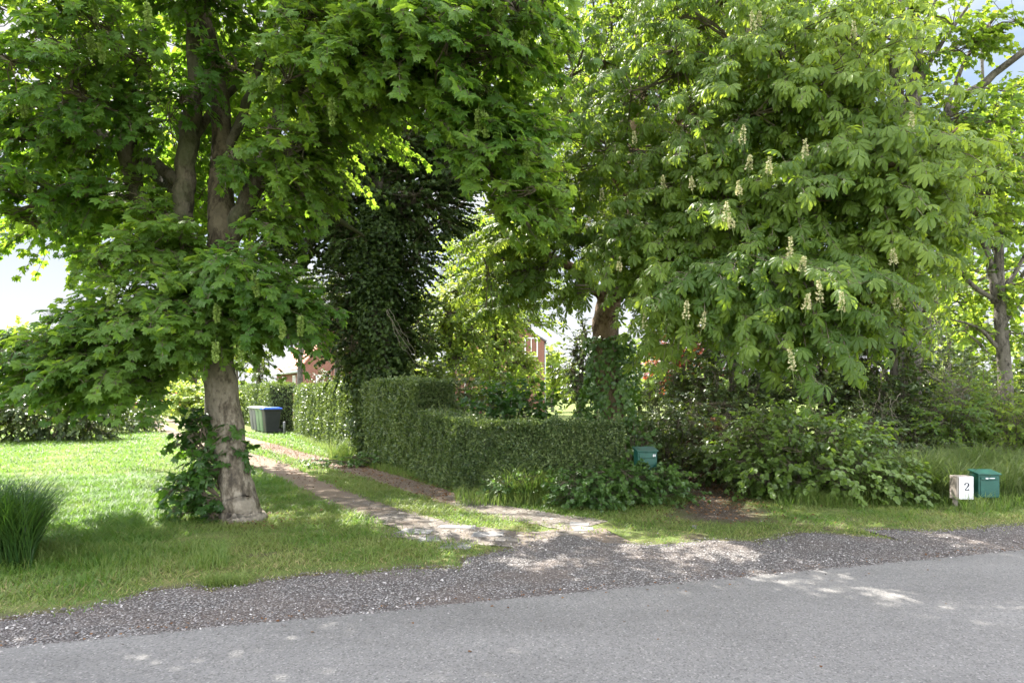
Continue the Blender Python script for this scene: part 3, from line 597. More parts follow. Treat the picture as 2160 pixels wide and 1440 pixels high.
sp = [(200, 20, 7.2), (190, 90, 7.3), (213, 95, 7.25), (142, 110, 7.3), (50, 220, 7.6), (237, 610, 7.5), (458, 655, 7.4), (455, 735, 7.5), (508, 740, 7.5), (820, 140, 6.9), (700, 220, 7.2), (875, 60, 6.9), (1050, 30, 6.5), (1010, 245, 6.8), (1022, 250, 6.8), (985, 20, 6.6), (1058, 25, 6.4), (1130, 5, 6.4), (572, 170, 7.4), (855, 65, 6.9), (1115, 325, 6.8), (595, 690, 7.4), (635, 680, 7.5), (60, 380, 7.7), (623, 55, 7.2), (1105, 80, 6.5), (535, 590, 7.2), (700, 240, 7.2), (310, 20, 7.2), (770, 30, 6.9)]
for k, q in enumerate(sp):
    o = bpy.data.objects.new('flower_raceme', bm[k % 3]); col.objects.link(o); o.parent = syc; o.location = P(q[0], q[1] - 14, q[2] - .25) - bs; o.rotation_euler = (rng.normal() * .08, rng.normal() * .08, rng.random() * 6)

# ------------------------------------------------------------------ horse chestnut behind the low hedge
bc = np.array([*P(1285, 0, 12.6)[:2], 0.]); D = 12.6
tr = ([bc + [0, 0, -.05], P(1285, 900, D), P(1278, 760, D), P(1274, 690, D), P(1284, 640, D - .1), P(1300, 560, D - .2), P(1330, 420, D), P(1345, 250, D), P(1350, 50, D), P(1360, -250, D)], [.30, .27, .24, .215, .22, .19, .15, .13, .10, .05])
limbs = [L([(1284, 650, D - .1), (1250, 600, D - .3), (1180, 550, D - .6), (1090, 520, D - 1.2), (1010, 520, D - 1.8)], [.12, .10, .08, .05, .02]),
    L([(1284, 645, D - .1), (1340, 585, D - .6), (1440, 540, D - 1.6), (1570, 520, D - 3), (1700, 560, D - 4.2), (1760, 640, D - 5)], [.13, .11, .09, .07, .045, .02]),
    L([(1300, 560, D - .2), (1420, 440, D - 1.6), (1580, 340, D - 3), (1740, 300, D - 4.3), (1900, 330, D - 5)], [.12, .10, .07, .05, .02]),
    L([(1320, 480, D), (1400, 300, D - 1.5), (1520, 150, D - 3), (1660, 60, D - 4)], [.10, .08, .05, .02]),
    L([(1330, 420, D), (1250, 300, D - .8), (1180, 200, D - 1.5)], [.09, .06, .02]),
    L([(1330, 420, D), (1480, 260, D), (1620, 160, D), (1800, 100, D)], [.10, .07, .05, .02]),
    L([(1440, 540, D - 1.6), (1500, 620, D - 3.4), (1570, 700, D - 5), (1640, 760, D - 5.8)], [.05, .035, .025, .01]),
    L([(1740, 300, D - 4.3), (1850, 350, D - 5.3), (1960, 320, D - 5.7), (2020, 270, D - 6)], [.035, .03, .02, .01])]
bl = [B(1060, 520, 11, 80, 50, .9, 40), B(1130, 470, 10.8, 120, 60, .9, 56), B(1240, 510, 10.6, 110, 50, .9, 44), B(1180, 400, 10.4, 130, 80, 1, 60), B(1110, 570, 10.6, 90, 30, .6, 18), B(1200, 610, 10.2, 50, 22, .4, 8), B(1040, 650, 10.8, 60, 20, .4, 6), B(1050, 590, 11.5, 80, 36, .8, 34), B(1080, 540, 12, 110, 60, .8, 50),
      B(1350, 500, 9, 120, 80, 1, 60), B(1385, 580, 8.4, 80, 50, .8, 40), B(1450, 640, 8, 80, 45, .7, 24), B(1380, 720, 9.6, 36, 40, .4, 8), B(1500, 580, 7.7, 110, 65, .8, 54), B(1600, 660, 7.2, 80, 45, .6, 26), B(1590, 570, 7.6, 110, 80, .8, 56),
      B(1670, 740, 6.8, 34, 26, .3, 6), B(1760, 660, 6.9, 80, 40, .6, 24), B(1720, 580, 7.1, 120, 80, .8, 60), B(1860, 610, 7.3, 60, 45, .6, 22), B(1850, 520, 7.2, 110, 80, .7, 50), B(1940, 480, 7.6, 80, 80, .7, 30),
      B(1900, 390, 7.0, 110, 70, .7, 40, tshift=.25), B(1990, 310, 6.8, 70, 60, .5, 24, tshift=.3), B(1800, 330, 7.3, 120, 90, .8, 56, tshift=.1), B(1700, 420, 7.6, 130, 90, 1, 70), B(1560, 440, 8, 130, 90, 1, 70), B(1440, 400, 8.6, 120, 90, 1, 60),  # raised tshift paints the upper right of the crown lighter, as if sunlit
      B(1480, 280, 8.6, 150, 90, 1.1, 70), B(1620, 230, 8, 140, 90, 1.1, 64), B(1740, 180, 7.6, 130, 90, .9, 56, tshift=.2), B(1850, 220, 7.4, 90, 70, .8, 30, tshift=.3), B(1640, 90, 8, 160, 80, 1, 60, tshift=.1), B(1400, 160, 9.2, 160, 120, 1.2, 70),
      B(1260, 320, 10, 130, 110, 1.2, 60), B(1230, 130, 10.5, 160, 130, 1.4, 60), B(1470, 30, 9.2, 180, 90, 1.4, 60), B(1800, 50, 8, 110, 80, .8, 36, tshift=.2), B(1640, 500, 10.5, 260, 150, 1.6, 80), B(1480, 560, 10.8, 200, 100, 1.4, 60), B(1740, 600, 9.4, 120, 80, 1, 36),
      B(1400, -150, 10, 380, 160, 3, 150), B(1750, -130, 9, 280, 130, 2.4, 90), B(1500, -380, 11, 400, 200, 3, 140), B(1400, 300, 13.5, 400, 250, 1.6, 150)]
CH = dict(leaf=('chest', 'chest', 'chest5'), size=.110, per=12, length=.64, droop=.9, up=.9, twr=.008, stalk=.09)
che = tree('horse_chestnut_tree', 'spreading horse chestnut with fan shaped drooping leaves behind the low hedge', 'tree', bc, tr, limbs, bl, M['chest'], M['bark_b'], CH, sides=14)
# ivy sleeve on its trunk
g = Geo(); n = 3600; zz = rng.random(n) * 1.0; th = rng.random(n) * 6.28; z = -.1 + zz * 2.75; r = .40 + .08 * np.sin(th * 3 + z * 4) + rng.random(n) * .13 - .12 * np.clip(z - 1.6, 0, 1)
pos = np.stack([bc[0] + .02 + np.cos(th) * r, bc[1] + np.sin(th) * r, z], -1); ou = np.stack([np.cos(th), np.sin(th), np.full(n, .3)], -1)
place(g, T['ivy'], pos, ou * .5 + [0, 0, -1] + rng.normal(size=(n, 3)) * .5, ou + rng.normal(size=(n, 3)) * .4, .07 + .05 * rng.random(n), rng.random(n))
g.build('ivy', [M['ivy_light']], che)
bm = [blossom('flower_candle', 80, .14 + .03 * k, .06, .019, 'cflower', False) for k in range(3)]
sp = [(1460, 385, 7.9), (1545, 470, 7.2), (1530, 455, 7.3), (1240, 470, 9.3), (1480, 680, 7.3), (1447, 660, 7.4), (1700, 640, 6.5), (1775, 645, 6.4), (1672, 770, 6.3), (1885, 545, 6.8), (1895, 640, 6.9), (1665, 530, 6.9), (1580, 345, 7.4), (1620, 355, 7.2), (1565, 290, 7.6), (1400, 385, 8.4), (1305, 560, 8.6), (1730, 625, 6.6), (1270, 410, 9.2), (1800, 70, 7.3), (1590, 50, 7.8), (1235, 300, 9.4), (1700, 320, 7.1), (1920, 270, 6.9), (1690, 560, 6.8), (1340, 290, 8.8), (1360, 680, 8.2), (1600, 40, 7.9), (1560, 400, 7.4)]
for k, q in enumerate(sp):
    o = bpy.data.objects.new('flower_candle', bm[k % 3]); col.objects.link(o); o.parent = che; o.location = P(q[0], q[1] + 12, q[2] - .45) - bc; o.rotation_euler = (rng.normal() * .15, rng.normal() * .15, rng.random() * 6)

# ------------------------------------------------------------------ ivy-clad dark tree behind the tall hedge
D = 17.0; bi = np.array([*P(810, 0, D)[:2], 0.])
tr = ([bi, P(812, 800, D), P(808, 600, D), P(800, 430, D), P(790, 300, D), P(780, 100, D), P(770, -200, D)], [.5, .42, .38, .34, .3, .2, .1])
limbs = [L([(805, 560, D), (760, 500, D), (690, 450, D - .4), (630, 410, D - .8)], [.22, .16, .11, .07]), L([(800, 520, D), (860, 430, D), (930, 380, D), (980, 330, D)], [.22, .17, .14, .08]), L([(795, 380, D), (880, 300, D), (960, 200, D)], [.2, .15, .08]), L([(790, 330, D), (720, 290, D), (650, 200, D)], [.18, .12, .06])]
IV = dict(leaf=('ivy',), size=.085, per=20, length=.34, droop=.3, up=.25, twr=.005)
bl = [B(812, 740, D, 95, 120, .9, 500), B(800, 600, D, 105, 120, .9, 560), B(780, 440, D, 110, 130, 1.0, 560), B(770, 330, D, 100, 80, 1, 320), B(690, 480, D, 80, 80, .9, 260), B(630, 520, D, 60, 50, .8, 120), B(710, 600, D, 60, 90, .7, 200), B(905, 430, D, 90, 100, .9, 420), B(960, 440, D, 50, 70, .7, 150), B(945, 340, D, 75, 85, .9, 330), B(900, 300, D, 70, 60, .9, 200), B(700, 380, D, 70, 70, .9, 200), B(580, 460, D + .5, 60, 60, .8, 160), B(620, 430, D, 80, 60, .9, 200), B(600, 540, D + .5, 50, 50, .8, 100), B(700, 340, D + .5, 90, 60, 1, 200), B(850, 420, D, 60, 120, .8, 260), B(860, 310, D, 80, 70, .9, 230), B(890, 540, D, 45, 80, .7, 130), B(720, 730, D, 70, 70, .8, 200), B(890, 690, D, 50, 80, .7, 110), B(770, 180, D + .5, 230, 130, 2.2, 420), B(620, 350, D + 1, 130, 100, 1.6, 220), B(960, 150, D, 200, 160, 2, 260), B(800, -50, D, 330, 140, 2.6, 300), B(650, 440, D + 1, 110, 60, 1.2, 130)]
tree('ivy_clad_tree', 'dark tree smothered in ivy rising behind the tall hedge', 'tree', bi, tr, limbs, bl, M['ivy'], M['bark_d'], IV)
ivt = bpy.data.objects['ivy_clad_tree']; g = Geo(); n = 15000; th = rng.random(n) * 6.28; z = rng.random(n) * 6.6; r = .62 + .12 * np.sin(th * 3 + z * 2) + .1 * np.sin(z * 5 + th) + rng.random(n) * .28 - .04 * z
cx = np.interp(z, [0, 3, 6.6], [bi[0], bi[0], bi[0] - .2]); pos = np.stack([cx + np.cos(th) * r, bi[1] + np.sin(th) * r, z], -1); ou = np.stack([np.cos(th), np.sin(th), np.full(n, .3)], -1)
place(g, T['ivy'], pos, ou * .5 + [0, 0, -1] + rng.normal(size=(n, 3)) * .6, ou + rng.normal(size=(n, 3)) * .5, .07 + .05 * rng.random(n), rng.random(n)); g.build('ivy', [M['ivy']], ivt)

# ------------------------------------------------------------------ further trees
def bgtree(name, label, px, d, top, wpx, mat, leafn, size, n, per=9, barkm='bark_g', lean=0, stems=1, trunk_r=None, low=780, group=None, seed=0, cen=None, twr=.01, depth=None):
    """a whole tree given by where it stands: px column, distance d, top row, crown width in px"""
    b = np.array([*P(px, 0, d)[:2], 0.]); ztop = P(0, top, d)[2]; zlow = P(0, low, d)[2]; wr = wpx / F * d / 2; H = ztop
    tr_ = trunk_r or .012 * H + .08
    t0 = ([b, b + [lean * H * .15, 0, H * .25], b + [lean * H * .5, 0, H * .6], b + [lean * H, 0, H * .93]], [tr_, tr_ * .8, tr_ * .5, .02])
    lim = []; bl = []; nb = max(5, n // 45); per_b = n // nb
    for k in range(nb):
        f = (k + .5) / nb; z = zlow + (ztop - zlow) * (.08 + .84 * f); ph = k * 2.4 + seed
        rr = wr * (math.sin(math.pi * min(.97, .22 + .72 * f)) ** .7) * (.35 + .35 * rng.random())
        c = b + [lean * z + math.cos(ph) * rr, math.sin(ph) * rr * (depth or .9), z]
        bl.append((c, (wr * (.42 + .12 * rng.random()), wr * .42, max(.35, (ztop - zlow) / nb * 1.6)), per_b))
        if k % 2 == 0 and z > H * .3:
            zs = z * .62; s_ = b + [lean * zs, 0, zs]; lim.append(([s_, (s_ + c) / 2 + [0, 0, .15], c], [tr_ * .4, tr_ * .26, .02]))
    return tree(name, label, 'tree', b, t0, lim, bl, M[mat], M[barkm], dict(leaf=(leafn,), size=size, per=per, length=.06 * H + .35, droop=.35, up=.8, twr=twr), group, sides=9)
# right side: two large open trees
D = 16.; b = np.array([*P(1915, 0, D)[:2], 0.])
tree('open_crowned_tree', 'tall pale branching tree with sparse leaves at the top right', 'tree', b,
     ([b, P(1915, 700, D), P(1915, 400, D), P(1925, 230, D), P(1935, 130, D), P(1925, 0, D), P(1900, -250, D)], [.34, .28, .24, .2, .14, .1, .05]),
     [L([(1920, 330, D), (1895, 200, D), (1888, 80, D), (1910, -60, D)], [.14, .13, .12, .08]), L([(1915, 380, D), (2000, 240, D), (2080, 170, D), (2170, 100, D - .5), (2260, 30, D - .5)], [.11, .10, .09, .07, .03]), L([(1990, 250, D), (2040, 120, D), (2110, 20, D)], [.06, .045, .03]), L([(1928, 200, D), (1975, 110, D), (2060, -10, D)], [.06, .05, .03]), L([(1935, 140, D), (1950, 60, D), (1990, -40, D)], [.07, .05, .03]), L([(1905, 500, D), (1800, 300, D + .5), (1700, 120, D + 1)], [.09, .07, .03])],
     [B(2010, 110, D, 110, 50, 1, 46), B(2060, 250, D - .5, 130, 60, 1, 70), B(2110, 50, D - .5, 90, 50, 1, 26), B(1900, 330, D, 130, 90, 1.2, 90), B(1960, 330, D, 120, 80, 1.2, 70), B(1840, 80, D, 150, 110, 1.5, 90), B(1960, 30, D, 110, 50, 1, 30), B(2130, 380, D - .4, 90, 90, 1, 60), B(2060, 440, D, 110, 80, 1.2, 60), B(1740, 200, D + 1, 200, 160, 1.6, 120), B(1980, 200, D, 60, 60, .7, 12), B(1900, -150, D, 330, 120, 2.6, 110), B(2150, 200, D, 80, 60, 1, 26), B(1620, 60, D + 1, 200, 130, 1.6, 90)],
     M['small'], M['bark_g'], dict(leaf=('syc', 'round'), size=.14, per=11, length=.6, droop=.35, up=.7, twr=.008))
D = 18.; b = np.array([*P(2122, 0, D)[:2], 0.])
tree('grey_stemmed_tree', 'slender tree with a forked grey trunk at the right edge of the picture', 'tree', b,
     ([b, P(2120, 800, D), P(2112, 700, D), P(2108, 610, D), P(2105, 480, D), P(2085, 380, D), P(2075, 250, D), P(2070, 60, D)], [.20, .17, .155, .13, .10, .08, .055, .025]),
     [L([(2100, 640, D), (2090, 560, D), (2065, 470, D), (2055, 350, D)], [.11, .09, .07, .03]), L([(2108, 640, D), (2040, 590, D), (1990, 500, D), (1960, 420, D)], [.07, .055, .04, .015]), L([(2112, 740, D), (2060, 690, D), (1990, 670, D)], [.06, .04, .015]), L([(2110, 620, D), (2150, 560, D), (2190, 480, D)], [.07, .05, .02]), L([(2100, 470, D), (2130, 380, D), (2160, 300, D)], [.07, .05, .02])],
     [B(2140, 470, D, 80, 60, 1, 60), B(2040, 400, D, 90, 60, 1, 70), B(2150, 330, D, 80, 70, 1, 70), B(1990, 440, D, 70, 60, .8, 46), B(2140, 600, D, 60, 60, 1, 50), B(2010, 560, D, 50, 40, .7, 24), B(2020, 620, D + 1, 80, 60, .9, 40), B(2150, 700, D, 50, 50, .8, 20), B(2040, 690, D, 50, 30, .6, 10), B(2080, 250, D, 110, 90, 1.2, 44), B(2040, 500, D, 40, 40, .6, 8)],
     M['small'], M['bark_g'], dict(leaf=('round', 'syc'), size=.13, per=11, length=.6, droop=.35, up=.7, twr=.008))
bgl = [
 ('woodland_tree', 'mid green tree filling the gap between sycamore and chestnut', 1290, 20., -60, 800, 'small', 'round', .15, 950, 18, 'bark_d', 500),
 ('woodland_tree', 'green tree standing behind the chestnut crown at upper centre right', 1500, 20., -60, 620, 'small', 'round', .15, 800, 18, 'bark_d', 520),
 ('woodland_tree', 'dense tree behind the stems of the big sycamore', 450, 17., 20, 560, 'small', 'round', .14, 560, 16, 'bark_d', 470),  # placed so its crown shades the wheel tracks, trunk kept out of sight
 ('woodland_tree', 'ivy green tree right of the bramble with a dark stem', 1885, 14.5, 560, 150, 'dark', 'ivy', .08, 240, 22, 'bark_d', 900),
 ('garden_tree', 'small dark garden tree beside the left brick house', 545, 33., 650, 90, 'dark', 'oval', .16, 90, 14, 'bark_d', 810),
 ('garden_tree', 'thin stemmed tree in front of the tiled roof', 633, 30., 560, 150, 'dark', 'oval', .15, 130, 12, 'bark_g', 690),
 ('garden_tree', 'leaning thin tree left of the ivy covered trunk', 712, 24., 570, 140, 'dark', 'oval', .13, 190, 14, 'bark_g', 740),
 ('garden_tree', 'bright yellow green tree in front of the gabled house', 950, 19., 590, 210, 'pale', 'oval', .11, 480, 18, 'bark_g', 800),
 ('garden_tree', 'green tree standing between ivy tree and gabled house', 1040, 26., 430, 330, 'small', 'oval', .13, 900, 18, 'bark_g', 720),
 ('garden_tree', 'leafy tree with a thin trunk hiding the left half of the gable', 1045, 22., 640, 180, 'pale', 'oval', .11, 560, 16, 'bark_g', 830),
 ('garden_tree', 'yellow green young tree against the gable wall', 1108, 28., 735, 95, 'pale', 'oval', .12, 150, 13, 'bark_g', 815),
 ('garden_tree', 'dark leaved tree just left of the chestnut trunk', 1225, 16., 690, 120, 'dark', 'oval', .10, 150, 10, 'bark_d', 860),
 ('copper_tree', 'red leaved tree glowing behind the chestnut', 1440, 26., 690, 170, 'copper', 'round', .2, 110, 10, 'bark_d', 800),
 ('woodland_tree', 'dark tree below the middle of the chestnut crown', 1545, 15.5, 630, 330, 'dark', 'ivy', .09, 420, 22, 'bark_g', 880),
 ('woodland_tree', 'dark leafy tree left of the ivy stem at the right', 1740, 15.5, 630, 280, 'dark', 'ivy', .09, 380, 22, 'bark_d', 860),
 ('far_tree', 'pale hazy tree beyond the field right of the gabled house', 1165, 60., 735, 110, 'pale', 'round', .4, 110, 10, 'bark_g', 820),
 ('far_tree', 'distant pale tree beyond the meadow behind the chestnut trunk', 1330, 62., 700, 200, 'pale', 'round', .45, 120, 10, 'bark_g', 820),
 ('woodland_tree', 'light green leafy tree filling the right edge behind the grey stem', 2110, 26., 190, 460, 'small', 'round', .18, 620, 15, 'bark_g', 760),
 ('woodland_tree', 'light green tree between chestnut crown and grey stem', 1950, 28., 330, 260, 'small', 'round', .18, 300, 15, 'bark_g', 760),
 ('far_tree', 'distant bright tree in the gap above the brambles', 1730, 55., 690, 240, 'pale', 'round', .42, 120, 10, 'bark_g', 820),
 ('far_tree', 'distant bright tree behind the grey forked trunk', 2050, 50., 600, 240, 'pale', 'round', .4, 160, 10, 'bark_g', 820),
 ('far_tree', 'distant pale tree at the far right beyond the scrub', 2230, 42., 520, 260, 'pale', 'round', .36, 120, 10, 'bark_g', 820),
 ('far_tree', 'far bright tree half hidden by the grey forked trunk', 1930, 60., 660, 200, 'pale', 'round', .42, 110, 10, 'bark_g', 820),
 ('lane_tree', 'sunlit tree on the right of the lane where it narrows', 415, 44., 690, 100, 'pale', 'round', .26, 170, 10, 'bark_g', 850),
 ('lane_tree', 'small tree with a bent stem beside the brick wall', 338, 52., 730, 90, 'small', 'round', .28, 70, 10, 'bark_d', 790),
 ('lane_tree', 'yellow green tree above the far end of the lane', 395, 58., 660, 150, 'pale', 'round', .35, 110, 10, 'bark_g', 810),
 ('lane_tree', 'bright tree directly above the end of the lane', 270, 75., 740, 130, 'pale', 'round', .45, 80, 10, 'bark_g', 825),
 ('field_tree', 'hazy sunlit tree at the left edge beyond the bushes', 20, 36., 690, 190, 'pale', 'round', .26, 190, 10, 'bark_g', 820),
 ('field_tree', 'hazy sunlit tree beyond the bushes left of the low branch', 140, 44., 720, 150, 'pale', 'round', .3, 120, 10, 'bark_g', 820),
 ('field_tree', 'leafy sunlit tree outside the lane bend beyond the left bushes', -110, 34., 640, 190, 'pale', 'round', .26, 120, 10, 'bark_g', 820),
 ('far_tree', 'distant tree between the lane and the left brick house', 500, 60., 700, 130, 'pale', 'round', .4, 90, 10, 'bark_g', 820),
]
for k, (nm, lb, px, d, top, wpx, mat, lf, sz, n, per, bk, low) in enumerate(bgl):
    bgtree(nm, lb, px, d, top, wpx, mat, lf, sz, n, per, bk, low=low, seed=k * 1.3, group=('trees beyond the hedge' if nm in ('garden_tree', 'woodland_tree', 'far_tree') else 'trees by the lane'))

# distant woodland reading as one mass beyond the fields
def far_wood(name, label, px0, px1, d, top, n, size):
    x = (px0 + rng.random(n) * (px1 - px0) - 1080) / F * d; y = d + rng.random(n) * 10; H = (EYE + (HZ - top) / F * d) * (.72 + .28 * n2(x, 0 * x, .25, px0)); z = H * rng.random(n) ** .6
    g = Geo(); place(g, T['round'], np.stack([x, y, z], -1), rng.normal(size=(n, 3)), rng.normal(size=(n, 3)) + [0, -.5, .6], size * (.6 + .8 * rng.random(n)), np.clip(.5 + .3 * n2(x, z, .5) + .25 * rng.normal(size=n), 0, 1))
    tag(g.build(name, [M['forest']]), label, None, None, 'stuff')
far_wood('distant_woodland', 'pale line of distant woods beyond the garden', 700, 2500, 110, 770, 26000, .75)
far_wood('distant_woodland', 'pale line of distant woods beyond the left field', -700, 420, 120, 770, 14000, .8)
# ------------------------------------------------------------------ hedges
def hedge(name, label, line, h, wd, n, leafsz, mat, hfun=None, dens_top=.25, core=True, origin=None):
    line = np.array(line, float); seg = np.concatenate([[0], np.cumsum(np.linalg.norm(np.diff(line, axis=0), axis=1))]); Lg = seg[-1]
    root = empty(name, (line[0][0], line[0][1], 0), label, 'hedge', 'clipped hedges along the driveway')
    def cen(s): return np.stack([np.interp(s, seg, line[:, k]) for k in range(2)], -1)
    def nor(s):
        a = cen(np.clip(s - .3, 0, Lg)); b = cen(np.clip(s + .3, 0, Lg)); t = nrm(b - a); return t, np.stack([-t[:, 1], t[:, 0]], -1)
    # nearer stretch gets more leaves
    s = rng.random(n * 2) * Lg; c = cen(s); keep = rng.random(n * 2) < np.clip((c[:, 1].min() / c[:, 1]) ** 1.4, .1, 1); s = s[keep][:n]; n = len(s)
    t, nn = nor(s); c = cen(s); H = h + (hfun(s) if hfun else 0)
    kind = rng.random(n); a = rng.random(n)
    side = np.where(rng.random(n) < .8, 1.0, -1.0)      # most leaves on the side towards the lane
    lump = .07 * n2(s * 2.2, a * H * 2.2, 1, 3) + .05 * n2(s * 6, a * 6, 1.3, 1)
    off = wd / 2 + lump - .14 * rng.random(n) ** 1.6
    z = a * H; x2 = nn * (side * off)[:, None]
    o3 = np.column_stack([nn * side[:, None], np.full(n, .15)])
    top = kind < dens_top; endm = (kind > .965)
    z = np.where(top, H + lump - .08 * rng.random(n), z); x2[top] = nn[top] * ((rng.random(top.sum()) - .5) * wd)[:, None]; o3[top] = [0, 0, 1]
    c[endm] = cen(np.zeros(endm.sum())) ; x2[endm] = nor(np.zeros(1))[1] * ((rng.random(endm.sum()) - .5) * wd)[:, None] - nor(np.zeros(1))[0] * (.02 + .08 * rng.random(endm.sum()))[:, None]; o3[endm] = np.append(-nor(np.zeros(1))[0][0], .1)
    rnd = np.clip((z - H + .16) / .16, 0, 1) * (~top); x2 *= (1 - .12 * rnd / max(wd, .3))[:, None]
    pos = np.column_stack([c + x2, z]); ti = np.clip(.42 + .25 * n2(s * 1.5, z * 2, 1, 5) + .4 * rng.normal(size=n), 0, 1.2)
    g = Geo(); ax = rng.normal(size=(n, 3)) * .8 + o3 * .5 + [0, 0, .25]; nr = o3 * .9 + rng.normal(size=(n, 3)) * .6 + [0, 0, .3]
    place(g, T['tiny'], pos, ax, nr, leafsz * (.6 + .7 * rng.random(n)) * (1 + .025 * (pos[:, 1] - 10)), ti)
    ns = max(12, int(Lg * 14)); sa = rng.random(ns) * Lg; ta, na = nor(sa); ca = cen(sa); Ha = h + (hfun(sa) if hfun else 0); up_ = rng.random(ns) < .6
    pb_ = np.column_stack([ca + na * np.where(up_, (rng.random(ns) - .5) * wd * .8, wd / 2 - .02)[:, None], np.where(up_, Ha - .03, Ha * (.2 + .7 * rng.random(ns)))])
    pe_ = pb_ + np.where(up_[:, None], np.array([0, 0, 1.]), np.column_stack([na, np.full(ns, .5)])) * (.08 + .16 * rng.random(ns))[:, None] + rng.normal(size=(ns, 3)) * .04
    twigs(g, pb_, (pb_ + pe_) / 2, pe_, .003, .0015, 1)
    for f_ in np.linspace(.3, 1, 6): place(g, T['tiny'], pb_ * (1 - f_) + pe_ * f_, rng.normal(size=(ns, 3)) + [0, 0, .5], rng.normal(size=(ns, 3)) + [0, 0, .5], leafsz * 1.1 * (.7 + .5 * rng.random(ns)), .6 + .5 * rng.random(ns))
    g.build('foliage', [mat, M['twig']], root)
    # added solid core, coloured dark in place of the shaded inner growth
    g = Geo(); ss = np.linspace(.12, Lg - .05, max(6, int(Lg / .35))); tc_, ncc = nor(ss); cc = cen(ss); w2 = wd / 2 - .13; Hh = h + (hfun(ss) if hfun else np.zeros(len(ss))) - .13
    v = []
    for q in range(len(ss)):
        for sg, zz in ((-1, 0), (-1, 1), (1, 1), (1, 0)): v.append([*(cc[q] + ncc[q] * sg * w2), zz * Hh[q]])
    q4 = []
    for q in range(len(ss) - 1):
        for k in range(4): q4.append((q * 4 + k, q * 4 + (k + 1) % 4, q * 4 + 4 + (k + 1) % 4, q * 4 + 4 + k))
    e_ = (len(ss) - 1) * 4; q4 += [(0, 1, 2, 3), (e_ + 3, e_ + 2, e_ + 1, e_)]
    g.quads(np.array(v), q4); g.build('dark_core', [M['hcore']], root)
    return root
M['hcore'] = simple('hedge_core_dark', (.012, .018, .008), (.04, .045, .02), 40, .95, .8, .02)
hedge('tall_hedge', 'tall clipped hedge along the right side of the driveway', [(-1.55, 13.4), (-1.9, 14.0), (-3.0, 16.1), (-7.2, 24.9), (-8.3, 27.6)], 1.86, .9, 150000, .050, M['hedge'], lambda s: .04 * wav(s, 1.1) - .10 * np.exp(-s * 2.5))
hedge('low_hedge', 'low clipped hedge at the corner nearest the road', [(1.62, 10.75), (.2, 10.75), (-.55, 11.3), (-1.15, 12.35), (-1.45, 13.0)], 1.13, .75, 90000, .042, M['hedge'], lambda s: .03 * wav(s, 1.6) + .12 * np.clip((s - 2.2) / 1.5, 0, 1))
hedge('tall_hedge', 'farther end of the tall hedge behind the wheelie bins', [(-9.6, 28.6), (-11.2, 31.6), (-14.8, 38.5)], 2.0, 1.1, 22000, .06, M['hedge'], lambda s: .05 * wav(s, 1.1))

# ------------------------------------------------------------------ bushes and climbers
def bush(name, label, px, pybase, d, wpx, toppy, mat, leafn, size, n, per=9, cat='bush', group=None, depth=.8, up=.7, droop=.4, nb=None, length=.3, tshift=0, stemmat=None):
    b = np.array([*P(px, 0, d)[:2], 0.]); H = P(0, toppy, d)[2]; W = wpx / F * d
    root = empty(name, b, label, cat, group); g = Geo(); gs = Geo()
    nb = nb or max(4, int(W / .55)); 
    for k in range(nb):
        f = (k + .5) / nb - .5; x = f * W * .86; hz = H * (1 - .45 * (2 * f) ** 4) * (.72 + .22 * rng.random())
        for j in range(2):
            zc = hz * (.33 if j == 0 else .68); rz = hz * .38
            c = b + [x + rng.normal() * .05, (rng.random() - .5) * depth * .7, zc]
            sprays(g, np.array([b + [x * .7, 0, .1]]), c, (W / nb * .85 + .12, depth * .5, rz), max(6, n // (nb * 2)), (leafn,), size, per, length, (b[0], b[1] + .4, 0), droop=droop, up=up, twr=.004, zmin=.02, tshift=tshift)
        tube(gs, *smooth_line([b + [x * .4, 0, 0], b + [x * .7, 0, hz * .4], b + [x, 0, hz * .7]], [.025, .015, .006], n=3), 5, 0)
    gs.build('stem', [M[stemmat] if stemmat else M['bark_d']], root); g.build('foliage', [M[mat], M['twig']], root); return root
SG = 'bushes around the garden edge'
bush('undergrowth_shrub', 'yellow green shrub beneath the gabled house windows', 1020, 880, 17.5, 260, 700, 'small', 'oval', .085, 620, 15, depth=1.4, group=SG)
bush('undergrowth_shrub', 'shady shrub right of the ivy covered tree foot', 930, 880, 15.6, 150, 690, 'dark', 'oval', .08, 260, 16, depth=1, group=SG)
bush('undergrowth_shrub', 'shady shrub left of the ivy covered tree foot', 715, 880, 23.5, 130, 690, 'dark', 'oval', .09, 330, 16, depth=1, group=SG)
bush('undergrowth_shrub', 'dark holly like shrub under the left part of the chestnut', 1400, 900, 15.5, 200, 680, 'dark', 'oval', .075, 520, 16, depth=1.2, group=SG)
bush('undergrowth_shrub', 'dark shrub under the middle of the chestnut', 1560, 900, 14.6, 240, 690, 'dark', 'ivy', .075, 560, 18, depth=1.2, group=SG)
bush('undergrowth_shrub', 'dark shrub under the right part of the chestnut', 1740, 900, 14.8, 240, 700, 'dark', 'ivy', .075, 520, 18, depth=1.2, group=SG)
bush('undergrowth_shrub', 'dark climber covered stump beside the dry vines', 1890, 950, 13.8, 110, 700, 'ivy', 'ivy', .08, 260, 20, depth=.9, group=SG)
bush('undergrowth_shrub', 'sunny scrub between the two trees at the right', 2010, 880, 20, 260, 690, 'dark', 'round', .11, 520, 16, depth=2, group=SG)
bush('undergrowth_shrub', 'sunny scrub behind the grey forked trunk', 2190, 880, 20, 230, 680, 'dark', 'round', .11, 460, 16, depth=2, group=SG)
bush('bramble_bush', 'bright green broad leaved bush bulging over the verge right of the entrance', 1705, 1045, 10.6, 350, 825, 'bramble', 'round', .085, 760, 10, depth=1.5, group=SG)
